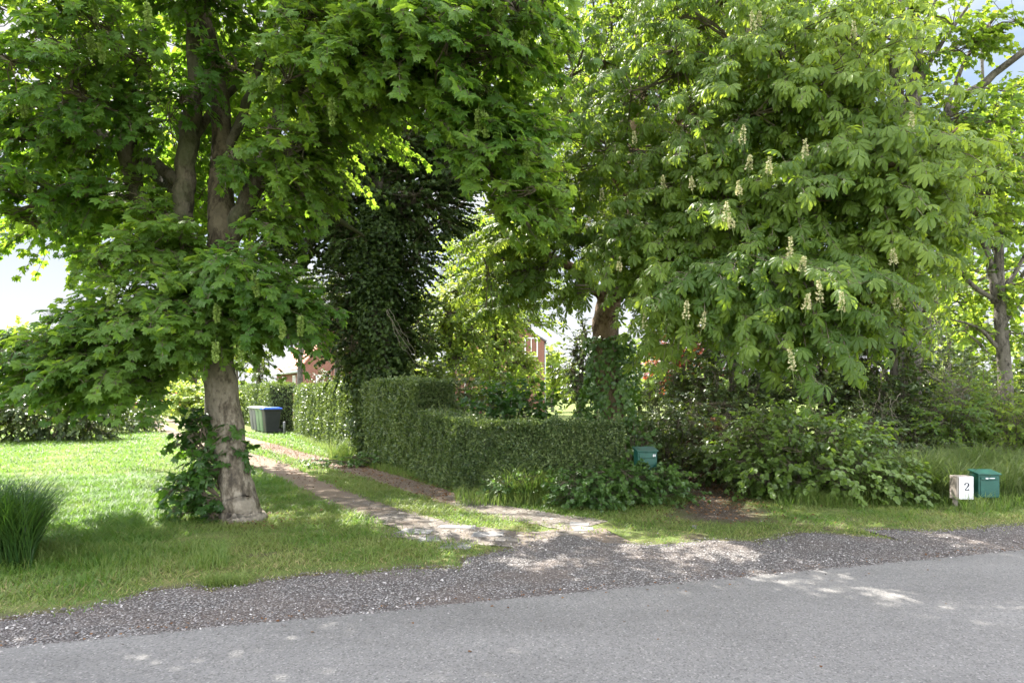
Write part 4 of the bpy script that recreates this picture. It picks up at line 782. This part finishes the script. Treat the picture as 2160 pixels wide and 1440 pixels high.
bush('bramble_bush', 'smaller green bush left of the bright one with dead stems above it', 1590, 1030, 11.6, 240, 850, 'dark', 'round', .07, 420, 12, depth=1.0, group=SG)
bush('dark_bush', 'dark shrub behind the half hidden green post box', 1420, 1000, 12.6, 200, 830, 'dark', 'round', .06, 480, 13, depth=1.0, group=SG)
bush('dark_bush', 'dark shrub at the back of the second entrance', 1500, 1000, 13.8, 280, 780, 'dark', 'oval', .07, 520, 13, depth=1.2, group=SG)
bush('dead_conifer', 'brown dead conifer branch hanging over the dark shrubs', 1520, 960, 12.4, 75, 842, 'brown', 'narrow', .08, 110, 12, cat='shrub', depth=.5, droop=.9, group=SG)
bush('scrub_bush', 'ivy grown scrub below the grey forked tree', 2060, 1000, 13.2, 290, 745, 'small', 'oval', .065, 900, 13, depth=1.6, group=SG)
bush('scrub_bush', 'tangled green scrub between the bramble and the long grass', 1900, 1010, 13.2, 230, 790, 'dark', 'oval', .06, 620, 13, depth=1.3, group=SG)
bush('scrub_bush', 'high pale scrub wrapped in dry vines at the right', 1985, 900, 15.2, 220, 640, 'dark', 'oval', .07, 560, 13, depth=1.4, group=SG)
bush('scrub_bush', 'green scrub at the right edge of the picture', 2190, 1010, 12.6, 170, 750, 'small', 'oval', .06, 420, 13, depth=1.4, group=SG)
bush('scrub_bush', 'leafy bank behind the bright bramble', 1760, 950, 13.4, 260, 820, 'dark', 'ivy', .07, 300, 10, depth=1.2, group=SG)
bush('elder_bush', 'dark broad leaved elder looking over the low hedge', 1095, 900, 12.6, 190, 735, 'syc_young', 'round', .10, 420, 10, depth=1.0, group=SG)
bush('elder_bush', 'mixed shrub standing where the tall and low hedges meet', 980, 900, 14.4, 170, 770, 'dark', 'round', .085, 240, 9, depth=1.0, group=SG)
bush('elder_bush', 'airy yellow green shrub left of the ivy covered chestnut trunk', 1195, 930, 13.9, 100, 810, 'ivy_light', 'oval', .08, 70, 8, depth=.8, group=SG)
bush('elder_bush', 'light leaved sapling right of the ivy covered chestnut trunk', 1345, 960, 11.6, 70, 850, 'ivy_light', 'ivy', .09, 70, 8, depth=.6, group=SG)
bush('ivy_mound', 'pale green ivy and nettles heaped around the half hidden post box', 1325, 1080, 9.75, 270, 958, 'ivy_light', 'ivy', .068, 900, 11, cat='ground plants', depth=.9, group=SG, length=.16)
bush('ivy_mound', 'low ivy patch creeping from the foot of the low hedge', 1150, 1070, 10.15, 230, 975, 'ivy_light', 'ivy', .052, 420, 10, cat='ground plants', depth=.5, group=SG, length=.14)
bush('ivy_mound', 'silvery ivy carpet at the foot of the tall hedge', 820, 990, 14.9, 330, 945, 'ivy_light', 'ivy', .07, 200, 9, cat='ground plants', depth=.5, group=SG, length=.16)
bush('laurel_bush', 'dark laurel thicket on the far side of the sunny lawn', 90, 935, 23.0, 320, 755, 'dark', 'oval', .13, 900, 14, depth=2.4, group=SG, length=.5)
bush('laurel_bush', 'glossy bush at the lane end of the dark thicket', 262, 912, 27.5, 110, 820, 'hedge', 'oval', .15, 260, 10, depth=3, group=SG, length=.5)
bush('laurel_bush', 'dark thicket at the left edge of the picture', -120, 935, 22.0, 230, 770, 'dark', 'oval', .15, 250, 9, depth=2, group=SG, length=.5)
bush('garden_shrub', 'rounded flowering shrub before the low brick wall', 325, 858, 56., 40, 838, 'small', 'oval', .28, 70, 9, depth=2, group=SG, length=.5)
bush('garden_shrub', 'tall sunny hedge shrub beside the bend of the lane', 405, 880, 40., 80, 775, 'pale', 'round', .2, 260, 9, depth=2, group=SG, length=.5)
bush('garden_shrub', 'bright shrub between lane and bins', 465, 870, 36., 90, 780, 'pale', 'round', .18, 200, 9, depth=2, group=SG, length=.5)
bush('garden_shrub', 'round clipped bush left of the low brick wall', 300, 838, 66., 16, 820, 'small', 'oval', .25, 50, 9, depth=1, group=SG, length=.4)
bush('elder_bush', 'dark undergrowth at the foot of the ivy covered tree', 850, 900, 16.2, 220, 790, 'dark', 'ivy', .09, 330, 10, depth=1.2, group=SG)

# dead stems and vines
def vines(name, label, spec, cat='vine', mat='vine'):
    g = Geo()
    for (x0, y0, x1, y1, d, n, sp_) in spec:
        for k in range(n):
            a = P(x0 + rng.normal() * sp_, y0 + rng.normal() * sp_ * .5, d + rng.normal() * .2); b = P(x1 + rng.normal() * sp_, y1 + rng.normal() * sp_ * .5, d + rng.normal() * .2)
            mid = (a + b) / 2 + rng.normal(size=3) * .10; lp, lr = smooth_line([a, mid, b], [.006, .004, .002], n=8, wob=.018); tube(g, lp, lr, 4, 0)
            for j in rng.integers(3, len(lp) - 1, 4):
                e_ = lp[j] + (lp[-1] - lp[j]) * .3 + rng.normal(size=3) * .14; tube(g, *smooth_line([lp[j], (lp[j] + e_) / 2 + rng.normal(size=3) * .03, e_], [.003, .002, .001], n=3), 3, 0)
    o = g.build(name, [M[mat]]); tag(o, label, cat)
vines('dry_vines', 'tangle of dry pale vines hanging over the scrub at the right', [(1975, 600, 1985, 800, 14.2, 12, 14), (1985, 780, 2030, 900, 13.3, 10, 20), (1860, 830, 1880, 950, 12.8, 6, 16)])
vines('dead_brambles', 'bare brown stems poking from the shrubs beside the bright bramble', [(1530, 930, 1560, 880, 11.6, 9, 18), (1500, 950, 1640, 930, 11.7, 10, 16)], 'dead stems', 'twig')
vines('bare_branch', 'bare pale branch arching before the ivy covered tree', [(820, 655, 905, 790, 15.6, 3, 4)], 'branch')

# ------------------------------------------------------------------ long grass
def tall(name, label, cat, px0, px1, d0, d1, n, h, wd=.007, mat='grass', tsh=0, kind=None, lean=.35, along=None):
    y = d0 + rng.random(n) * (d1 - d0); x = (px0 + rng.random(n) * (px1 - px0) - 1080) / F * y
    if along is not None:
        pl, o0, o1 = along; pl = np.array(pl, float); seg = np.concatenate([[0], np.cumsum(np.linalg.norm(np.diff(pl, axis=0), axis=1))]); s_ = rng.random(n) ** 1.3 * seg[-1]
        p_ = np.stack([np.interp(s_, seg, pl[:, k]) for k in range(2)], -1); e_ = np.stack([np.interp(np.minimum(s_ + .3, seg[-1]), seg, pl[:, k]) for k in range(2)], -1) - np.stack([np.interp(np.maximum(s_ - .3, 0), seg, pl[:, k]) for k in range(2)], -1); e_ = nrm(e_)
        q_ = p_ + np.stack([-e_[:, 1], e_[:, 0]], -1) * (o0 + rng.random(n) ** 1.5 * (o1 - o0))[:, None]; x, y = q_[:, 0], q_[:, 1]
    if kind and px1 - px0 > 300:
        cl = n2(x, y, 1.7, 5) + .6 * n2(x, y, 5, 2); k_ = rng.random(n) < np.clip(.55 + .6 * cl, .12, 1) * np.clip((y - d0) / .25 + .15, 0, 1); x, y = x[k_], y[k_]; n = len(x); h = h * (1 + .35 * n2(x, y, 1.7, 5))
    g = Geo(); th = rng.random(n) * 6.28; pos = np.stack([x, y, np.zeros(n)], -1); le = lean * (.3 + rng.random(n))
    ax = np.stack([np.cos(th) * le, np.sin(th) * le, np.ones(n)], -1); bn = np.stack([np.cos(th), np.sin(th), np.full(n, -.1)], -1) + rng.normal(size=(n, 3)) * .2
    tv = np.array([(-.5, 0, 0), (.5, 0, 0), (-.5, .35, .03), (.5, .35, .03), (-.35, .65, .14), (.35, .65, .14), (-.2, .87, .30), (.2, .87, .30), (0, .98, .5)], float); tf = np.array([(0, 1, 3), (0, 3, 2), (2, 3, 5), (2, 5, 4), (4, 5, 7), (4, 7, 6), (6, 7, 8)])
    place(g, (tv, tf), pos, ax, bn, h * (.5 + .6 * rng.random(n)), np.clip(rng.random(n) * .8 + tsh, 0, 1), 0, wd * (.7 + .6 * rng.random(n)))
    if kind: o = g.build(name, [M[mat]]); tag(o, label, cat, None, kind)
    else:
        c = pos.mean(0); o = g.build(name, [M[mat]], origin=tuple(c)); tag(o, label, cat, 'clumps of long grass')
    return o
tall('long_grass', 'long uncut grass in front of the scrub at the right', None, 1820, 2330, 9.8, 12.2, 32000, .74, .009, kind='stuff', mat='tallg')
tall('long_grass', 'long grass along the foot of the scrub, shorter fringe', None, 1640, 2330, 9.5, 10.3, 8000, .22, .007, kind='stuff')
tall('long_grass', 'long grass around the ivy patch and the low hedge foot', None, 960, 1450, 9.6, 10.5, 7000, .26, .006, tsh=.1, kind='stuff')
tall('long_grass', 'grass fringe below the tall hedge', None, 0, 1, 1, 2, 6000, .2, .008, tsh=.1, kind='stuff', along=([(-1.0, 12.95), (-1.6, 13.6), (-3.0, 16.1), (-7.2, 24.9)], .38, .75))
tall('long_grass', 'taller grass between lawn and verge at left', None, -60, 480, 6.1, 7.0, 8000, .15, .006, kind='stuff')
tall('grass_clump', 'tall dark grass clump leaning over the low hedge foot', 'grass clump', 1060, 1170, 9.95, 10.3, 800, .66, .008, lean=.5)
tall('grass_clump', 'tall grass clump near the seam of the two hedges', 'grass clump', 695, 740, 15.8, 16.4, 260, .65, .012, lean=.3)
tall('grass_clump', 'tall dark reedy clump standing on the sunny lawn at the left edge', 'grass clump', -110, 66, 6.2, 7.0, 4200, .82, .010, mat='reed', lean=.26)
tall('grass_clump', 'low tuft of grass pushing into the gravel left of the paving', 'grass clump', 430, 520, 5.65, 5.85, 700, .12, .005, tsh=.2, lean=.7)
tall('dry_stalks', 'straw coloured dry stalks above the long grass', 'dry stalks', 1870, 1930, 11.0, 11.6, 40, .95, .006, mat='dry', lean=.25)

tall('grass_clump', 'loose seeding grass rising in front of the dark green post box', 'grass clump', 2030, 2125, 9.15, 9.4, 130, .34, .007, lean=.5)
# ------------------------------------------------------------------ solid things: helpers
def rot2(p, a): return np.stack([p[..., 0] * math.cos(a) - p[..., 1] * math.sin(a), p[..., 0] * math.sin(a) + p[..., 1] * math.cos(a)], -1)
def box(g, c, s, a=0., mat=0, bev=0., taper=(1, 1)):
    """box centre c, size s, turned by a about z, optional chamfer and taper at the bottom"""
    x, y, z = s[0] / 2, s[1] / 2, s[2] / 2; b = bev
    prof = [(-z, b), (-z + b, 0), (z - b, 0), (z, b)] if b else [(-z, 0), (z, 0)]
    v = []
    for zz, ins in prof:
        f = (zz + z) / (2 * z); tx = taper[0] + (1 - taper[0]) * f; ty = taper[1] + (1 - taper[1]) * f; X_, Y_ = x * tx - ins, y * ty - ins
        if b: ring = [(-X_ + b, -Y_), (X_ - b, -Y_), (X_, -Y_ + b), (X_, Y_ - b), (X_ - b, Y_), (-X_ + b, Y_), (-X_, Y_ - b), (-X_, -Y_ + b)]
        else: ring = [(-X_, -Y_), (X_, -Y_), (X_, Y_), (-X_, Y_)]
        v += [(p_[0], p_[1], zz) for p_ in ring]
    k = 8 if b else 4; v = np.array(v); xy = rot2(v[:, :2], a); v = np.column_stack([xy, v[:, 2]]) + np.array(c)
    f = []
    for r_ in range(len(prof) - 1):
        for j in range(k):
            p0, p1, p2, p3 = r_ * k + j, r_ * k + (j + 1) % k, (r_ + 1) * k + (j + 1) % k, (r_ + 1) * k + j; f += [(p0, p1, p2), (p0, p2, p3)]
    t_ = (len(prof) - 1) * k
    for j in range(1, k - 1): f += [(0, j + 1, j), (t_, t_ + j, t_ + j + 1)]
    g.add(v, f, mat)
def child(parent, name, mats, fn, label=None):
    g = Geo(); fn(g); o = g.build(name, mats, parent)
    if label: o['label'] = label
    return o
# wheelie bins
M['grey_p'] = simple('grey_plastic', (.10, .105, .11), (.15, .155, .16), 3, .5); M['dark_p'] = simple('dark_plastic', (.018, .020, .024), (.03, .032, .036), 3, .5); M['green_p'] = simple('green_plastic', (.10, .17, .09), (.16, .24, .14), 3, .5)
M['blue_p'] = simple('blue_plastic', (.02, .09, .55), (.03, .13, .7), 3, .4); M['lid_p'] = simple('grey_green_lid', (.16, .19, .16), (.24, .27, .23), 3, .5); M['rub'] = simple('rubber', (.015, .015, .015), (.03, .03, .03), 20, .9)
def bin_(c, a, body, lid, label):
    root = empty('wheelie_bin', (c[0], c[1], 0), label, 'wheelie bin', 'wheelie bins lined up by the hedge')
    def loc(x, y, z): q = rot2(np.array([x, y], float), a); return (c[0] + q[0], c[1] + q[1], z)
    child(root, 'body', [M[body]], lambda g: (box(g, loc(0, 0, .50), (.56, .66, .90), a, 0, .03, (.78, .74)), box(g, loc(0, 0, .94), (.60, .70, .06), a, 0, .012)))
    child(root, 'lid', [M[lid]], lambda g: (box(g, loc(0, -.02, 1.005), (.61, .76, .06), a, 0, .02), box(g, loc(0, -.02, 1.045), (.50, .62, .035), a, 0, .015)))
    child(root, 'handle', [M[body]], lambda g: (tube(g, [loc(-.24, .40, .99), loc(.24, .40, .99)], [.016, .016], 8), tube(g, [loc(-.24, .34, .97), loc(-.24, .40, .99)], [.016, .016], 6), tube(g, [loc(.24, .34, .97), loc(.24, .40, .99)], [.016, .016], 6)))
    for sx in (-1, 1):
        child(root, 'wheel', [M['rub']], lambda g: tube(g, [loc(sx * .27, .28, .10), loc(sx * .275, .28, .10), loc(sx * .315, .28, .10), loc(sx * .32, .28, .10)], [.085, .10, .10, .085], 16))
bd = np.array([-.52, .85]); b0 = np.array([-9.62, 27.3]); ba = math.atan2(bd[1], bd[0])
for k, (bo, li, lb) in enumerate([('dark_p', 'blue_p', 'dark bin with a bright blue lid, nearest of the row'), ('green_p', 'lid_p', 'pale green bin directly behind the blue lidded bin'), ('green_p', 'lid_p', 'green bin third in the row, between a green and a grey one'), ('grey_p', 'lid_p', 'grey bin fourth in the row beyond the green ones'), ('grey_p', 'lid_p', 'grey bin farthest back in the row')]):
    bin_(b0 + bd * .66 * k, ba + np.pi, bo, li, lb)
# short grey post by the bins
pp = P(600, 0, 26.4); o = Geo(); tube(o, [(pp[0], pp[1], 0), (pp[0], pp[1], .5), (pp[0], pp[1], .52)], [.05, .05, .03], 10); tag(o.build('grey_post', [M['grey_p']], origin=(pp[0], pp[1], 0)), 'short pale grey post in the hedge gap beside the bins', 'post')

# post boxes and number board
M['postg'] = simple('green_enamel', (.008, .060, .046), (.014, .085, .066), 7, .38, .1); M['wood'] = simple('weathered_wood', (.16, .13, .11), (.34, .30, .26), 8, .85, .5, .01, (6, 6, .8)); M['white_p'] = simple('weathered_white_paint', (.38, .34, .33), (.66, .65, .68), 7, .7, stops=(.3, .42)); M['black'] = simple('black_paint', (.02, .02, .025), (.05, .05, .055), 20, .5); M['metal'] = simple('bright_metal', (.5, .5, .5), (.7, .7, .7), 10, .3, metal=.8)
def postbox(c, z0, wd, dp, h, a, label, white=False):
    root = empty('post_box', (c[0], c[1], 0), label, 'post box', 'green post boxes on the verge')
    def loc(x, y, z): q = rot2(np.array([x, y], float), a); return (c[0] + q[0], c[1] + q[1], z)
    child(root, 'post', [M['wood']], lambda g: box(g, loc(0, dp * .3, (z0 + .1) / 2), (.06, .06, z0 + .1), a, 0, .005))
    child(root, 'body', [M['postg']], lambda g: box(g, loc(0, 0, z0 + h / 2), (wd, dp, h), a, 0, .006))
    def lid(g):
        v = []; 
        for (x, y, z) in [(-1, -1, 0), (1, -1, 0), (1, 1, 0), (-1, 1, 0)]: v.append(loc(x * (wd / 2 + .015), (y * (dp / 2 + .02)), z0 + h + .004 + (.045 if y > 0 else 0)))
        for q in list(v): v.append((q[0], q[1], q[2] + .014))
        g.quads(np.array(v), [(0, 1, 2, 3)[::-1], (4, 5, 6, 7), (0, 1, 5, 4), (1, 2, 6, 5), (2, 3, 7, 6), (3, 0, 4, 7)])
        w_ = []
        for (x, y, z) in [(-1, -1, 0), (1, -1, 0), (1, 1, 0), (-1, 1, 0), (-1, 1, .04), (1, 1, .04)]: w_.append(loc(x * (wd / 2 - .003), y * (dp / 2 - .003), z0 + h + z))
        g.add(np.array(w_), [(0, 1, 5), (0, 5, 4), (0, 4, 3), (1, 2, 5), (3, 4, 5), (3, 5, 2)])
    child(root, 'lid', [M['postg']], lid)
    dr = child(root, 'door', [M['postg']], lambda g: (box(g, loc(0, -dp / 2 - .004, z0 + h * .40), (wd * .84, .01, h * .72), a, 0, .003)))
    if not white:
        child(dr, 'lock', [M['metal']], lambda g: tube(g, [loc(-wd * .33, -dp / 2 - .005, z0 + h * .42), loc(-wd * .33, -dp / 2 - .016, z0 + h * .42)], [.011, .010], 10)).location = tuple(0. for _ in range(3))
        child(dr, 'emblem', [M['black']], lambda g: tube(g, [loc(-.05, -dp / 2 - .011, z0 + h * .66), loc(0, -dp / 2 - .012, z0 + h * .52), loc(.02, -dp / 2 - .012, z0 + h * .44)], [.003, .005, .003], 6))
        child(root, 'letter_flap', [M['postg']], lambda g: box(g, loc(0, -dp / 2 - .006, z0 + h * .86), (wd * .8, .014, h * .14), a, 0, .004))
        child(root, 'sticker', [M['white_p']], lambda g: (box(g, loc(-.04, -dp / 2 - .0165, z0 + h * .86), (.035, .004, .02), a), box(g, loc(.03, -dp / 2 - .0165, z0 + h * .865), (.075, .004, .010), a)))
    else:
        child(root, 'letter_flap', [M['postg']], lambda g: box(g, loc(0, -dp / 2 - .008, z0 + h * .87), (wd * .88, .018, h * .17), a, 0, .004))
        child(root, 'sticker', [M['white_p']], lambda g: (box(g, loc(wd * .29, -dp / 2 - .0195, z0 + h * .87), (.016, .004, .035), a), box(g, loc(wd * .37, -dp / 2 - .0195, z0 + h * .87), (.016, .004, .035), a)))
    return root
pb = P(2089, 0, 9.55); postbox((pb[0], pb[1] + .12), .14, .30, .19, .32, 0, 'dark green post box beside the white number board')
pb = P(1361, 0, 10.15); postbox((pb[0], pb[1]), .345, .29, .22, .40, .12, 'green post box half buried in ivy at the end of the low hedge', True)
sb = P(2037, 0, 9.5); root = empty('number_board', (sb[0], sb[1], 0), 'weathered white wooden board with the black number 2', 'sign')
child(root, 'post', [M['wood']], lambda g: box(g, (sb[0] - .07, sb[1] + .12, .1), (.05, .05, .26), 0, 0, .004))
child(root, 'board', [M['wood']], lambda g: box(g, (sb[0], sb[1] + .09, .288), (.235, .16, .325), 0, 0, .006))
child(root, 'plate', [M['white_p']], lambda g: box(g, (sb[0] + .008, sb[1] + .002, .288), (.20, .012, .315), 0, 0, .003))
def digit(g):
    # a slab-serifed 2, drawn as a thick-thin stroke
    x0, z0, s = sb[0] + .012, .255, .105; P2 = [(-.20, .72), (-.24, .86), (-.10, .97), (.05, .98), (.20, .90), (.24, .76), (.18, .58), (.04, .40), (-.12, .22), (-.26, .06)]; W2 = [.10, .09, .05, .05, .08, .12, .10, .07, .05, .05]
    p2 = np.array([(a_, 0, b_) for a_, b_ in P2]); q, r_ = smooth_line(p2, W2, n=6); t_ = nrm(np.gradient(q, axis=0)); nn = np.stack([-t_[:, 2], np.zeros(len(q)), t_[:, 0]], -1)
    A = q + nn * r_[:, None]; Bv = q - nn * r_[:, None]; f0 = np.concatenate([A, Bv]); k = len(q)
    def put(v): v = v * s; v[:, 0] += x0; v[:, 2] += z0; return v
    fr = put(f0.copy()); fr[:, 1] = sb[1] - .0062; bk = fr.copy(); bk[:, 1] = sb[1] - .0035; i = np.arange(k - 1)
    fr2 = np.concatenate([fr, bk]); g.quads(fr2, np.concatenate([np.stack([i, i + 1, i + 1 + k, i + k], -1), np.stack([i, i + 2 * k, i + 1 + 2 * k, i + 1], -1), np.stack([i + k, i + 1 + k, i + 1 + 3 * k, i + 3 * k], -1)]))
    for (cx, cz, wx, wz) in [(0.02, .06, .54, .13), (.25, .15, .08, .22)]: box(g, (x0 + cx * s, sb[1] - .0052, z0 + cz * s), (wx * s, .0034, wz * s))
child(root, 'digit', [M['black']], digit)

# ------------------------------------------------------------------ houses
def brickmat(name, c1, c2, mo, sc):
    m, t, o = newmat(name); c = t.nodes.new('ShaderNodeTexCoord'); b = N(t, 'ShaderNodeTexBrick', Scale=1.0); b.inputs['Color1'].default_value = (*c1, 1); b.inputs['Color2'].default_value = (*c2, 1); b.inputs['Mortar'].default_value = (*mo, 1)
    b.inputs['Brick Width'].default_value = .22; b.inputs['Row Height'].default_value = .075; b.inputs['Mortar Size'].default_value = .010
    sp_ = t.nodes.new('ShaderNodeSeparateXYZ'); cb = t.nodes.new('ShaderNodeCombineXYZ'); ad = N(t, 'ShaderNodeMath', operation='ADD'); t.links.new(c.outputs['Object'], sp_.inputs[0]); t.links.new(sp_.outputs[0], ad.inputs[0]); t.links.new(sp_.outputs[1], ad.inputs[1])
    t.links.new(ad.outputs[0], cb.inputs[0]); t.links.new(sp_.outputs[2], cb.inputs[1]); t.links.new(cb.outputs[0], b.inputs['Vector'])
    n_ = noise(t, 3, 4); cc = mixc(t, .5, b.outputs['Color'], ramp(t, n_, [(.3, c1), (.7, c2)])); p = N(t, 'ShaderNodeBsdfPrincipled', Roughness=.9); t.links.new(cc, p.inputs['Base Color']); t.links.new(p.outputs[0], o.inputs[0]); return m
M['brick'] = brickmat('red_brick', (.15, .045, .03), (.22, .08, .05), (.26, .22, .19), 1); M['tile'] = simple('red_roof_tile', (.42, .15, .10), (.56, .27, .2), 3, .8, .5, .03, (.6, .6, 6)); M['white'] = simple('white_paint', (.6, .6, .58), (.78, .77, .75), 4, .6); M['glass'] = simple('window_glass', (.05, .06, .07), (.12, .13, .15), 1.5, .1, .05); M['gut'] = simple('grey_gutter', (.35, .37, .38), (.45, .47, .48), 4, .6); M['yel'] = simple('yellow_stucco', (.62, .5, .16), (.74, .64, .3), 4, .8); M['slate'] = simple('dark_roof_edge', (.05, .045, .05), (.1, .09, .09), 5, .7)
def house(name, label, c, w_, dp, eave, ridge, a, wallm, roofm, wins, chim=None, over=.25, down=True):
    """gable faces local -y, ridge along local y"""
    root = empty(name, (c[0], c[1], 0), label, 'house', 'brick houses beyond the hedge')
    def loc(x, y, z): q = rot2(np.array([x, y], float), a); return np.array([c[0] + q[0], c[1] + q[1], z])
    def walls(g):
        x, y = w_ / 2, dp / 2; v = [loc(-x, -y, 0), loc(x, -y, 0), loc(x, y, 0), loc(-x, y, 0), loc(-x, -y, eave), loc(x, -y, eave), loc(x, y, eave), loc(-x, y, eave), loc(0, -y, ridge), loc(0, y, ridge)]
        g.quads(np.array(v), [(0, 1, 5, 4), (1, 2, 6, 5), (2, 3, 7, 6), (3, 0, 4, 7)]); g.add(np.array(v), [(4, 5, 8), (6, 7, 9)])
    child(root, 'wall', [wallm], walls)
    def roof(g):
        sl_ = (ridge - eave) / (w_ / 2)
        for sg in (-1, 1):
            lo = [loc(sg * (w_ / 2 + over), y, eave - sl_ * over + z) for y in (-dp / 2 - over * .4, dp / 2 + over * .4) for z in (.02, .14)]
            hi = [loc(sg * -.0, y, ridge + z) for y in (-dp / 2 - over * .4, dp / 2 + over * .4) for z in (.02, .14)]
            v = np.array(lo + hi); g.quads(v, [(0, 2, 6, 4), (1, 3, 7, 5), (0, 1, 5, 4), (2, 3, 7, 6), (0, 2, 3, 1)])
            n_t = int(math.hypot(w_ / 2, ridge - eave) / .33)        # courses of tiles
            for k in range(n_t):
                f = k / n_t; x_ = sg * (w_ / 2 + over) * (1 - f); z_ = (eave - sl_ * over) * (1 - f) + ridge * f + .15
                tube(g, [loc(x_, -dp / 2 - over * .4, z_), loc(x_, dp / 2 + over * .4, z_)], [.03, .03], 5, 0)
    rf_ = child(root, 'roof', [roofm], roof)
    if chim:
        (cx, cy, cw, ct, cm) = chim
        ch = child(root, 'chimney', [M[cm]], lambda g: (box(g, loc(cx, cy, (ridge + ct) / 2 - .6), (cw, cw * .8, ct - ridge + 1.2), a), box(g, loc(cx, cy, ct + .0), (cw * 1.15, cw * .95, .14), a), box(g, loc(cx, cy, ct + .16), (cw * 1.3, cw * 1.1, .16), a)))
    for sg in (-1, 1):
        sl_ = (ridge - eave) / (w_ / 2)
        child(root, 'gutter', [M['gut']], lambda g: (tube(g, [loc(sg * (w_ / 2 + over + .05), -dp / 2 - .1, eave - sl_ * over), loc(sg * (w_ / 2 + over + .05), dp / 2 + .1, eave - sl_ * over)], [.09, .09], 8), tube(g, [loc(sg * (w_ / 2 + .07), -dp / 2 + .15, 0), loc(sg * (w_ / 2 + .07), -dp / 2 + .15, eave - sl_ * over)], [.05, .05], 8) if down else None))
    for (side_, u_, z_, ww, wh) in wins:
        if side_ == 'g': ctr = loc(u_, -dp / 2 - .02, z_); an = a
        else: sg = -1 if side_ == 'l' else 1; ctr = loc(sg * (w_ / 2 + .02), u_, z_); an = a + np.pi / 2
        def wf(g):
            for s_ in (-1, 1):
                d_ = rot2(np.array([s_ * (ww / 2 - .04), 0.]), an); box(g, (ctr[0] + d_[0], ctr[1] + d_[1], z_), (.08, .1, wh), an)
                box(g, (ctr[0], ctr[1], z_ + s_ * (wh / 2 - .04)), (ww - .16, .1, .08), an)
            box(g, (ctr[0], ctr[1], z_), (.05, .08, wh - .16), an)
        fr = child(root, 'window', [M['white']], wf); child(fr, 'pane', [M['glass']], lambda g: box(g, ctr, (ww - .16, .03, wh - .16), an))
    return root
for o_ in (): pass
# left house: long tiled roof with the gable turned to the right
house('brick_house', 'small red brick house with a tiled roof behind the tall hedge', P(640, 0, 45.)[:2] + [1.2, 3.4], 6.4, 9.0, 3.3, 7.2, .50, M['brick'], M['tile'], [('g', -1.9, 2.3, .9, 1.0), ('g', .4, 5.0, .45, .7), ('l', -2.2, 2.3, .8, 1.0), ('l', 1.5, 2.3, .8, 1.0)])
house('gabled_house', 'tall brick house with a pointed gable and pale chimney beyond the garden', P(1068, 0, 47.)[:2] + [-1., 3.], 6.4, 8.0, 5.15, 7.1, .10, M['brick'], M['slate'], [('g', 2.3, 4.75, .9, 1.3), ('g', -1.7, 1.6, 1, 1.7), ('g', .8, 1.6, 1, 1.7)], chim=(.95, -3.4, .95, 7.25, 'yel'), over=.15)
# house end far down the lane: low garden wall and red van
c = P(325, 0, 58.)
g = Geo(); ca = .15; box(g, (c[0] - .2, c[1], .38), (3.6, .35, .76), ca); o = g.build('garden_wall', [M['brick']], origin=(c[0], c[1], 0)); tag(o, 'low red brick garden wall at the far end of the lane', 'wall')
g = Geo(); box(g, (c[0] - .2, c[1], .80), (3.75, .5, .08), ca, 0, .01); g.build('coping', [M['tile']], o, origin=(c[0], c[1], 0))
c = P(357, 0, 66.); root = empty('parked_car', (c[0], c[1], 0), 'red parked vehicle glimpsed beyond the low brick wall', 'car')
M['red'] = simple('red_car_paint', (.5, .03, .02), (.6, .05, .03), 3, .3)
child(root, 'body', [M['red']], lambda g: (box(g, (c[0], c[1], .75), (2.0, 4.2, .75), .9, 0, .12)))
child(root, 'cabin', [M['glass']], lambda g: (box(g, (c[0], c[1], 1.35), (1.7, 2.6, .55), .9, 0, .12)))
child(root, 'roof', [M['red']], lambda g: (box(g, (c[0], c[1], 1.66), (1.5, 2.2, .08), .9, 0, .03)))
for sx in (-1, 1):
    for sy in (-1, 1):
        q = rot2(np.array([sx * .9, sy * 1.3]), .9); q2 = rot2(np.array([sx * 1.03, sy * 1.3]), .9)
        child(root, 'wheel', [M['rub']], lambda g: tube(g, [(c[0] + q[0], c[1] + q[1], .33), (c[0] + q2[0], c[1] + q2[1], .33)], [.33, .33], 16))
for o in bpy.data.objects:
    if '_o' in o: del o['_o']
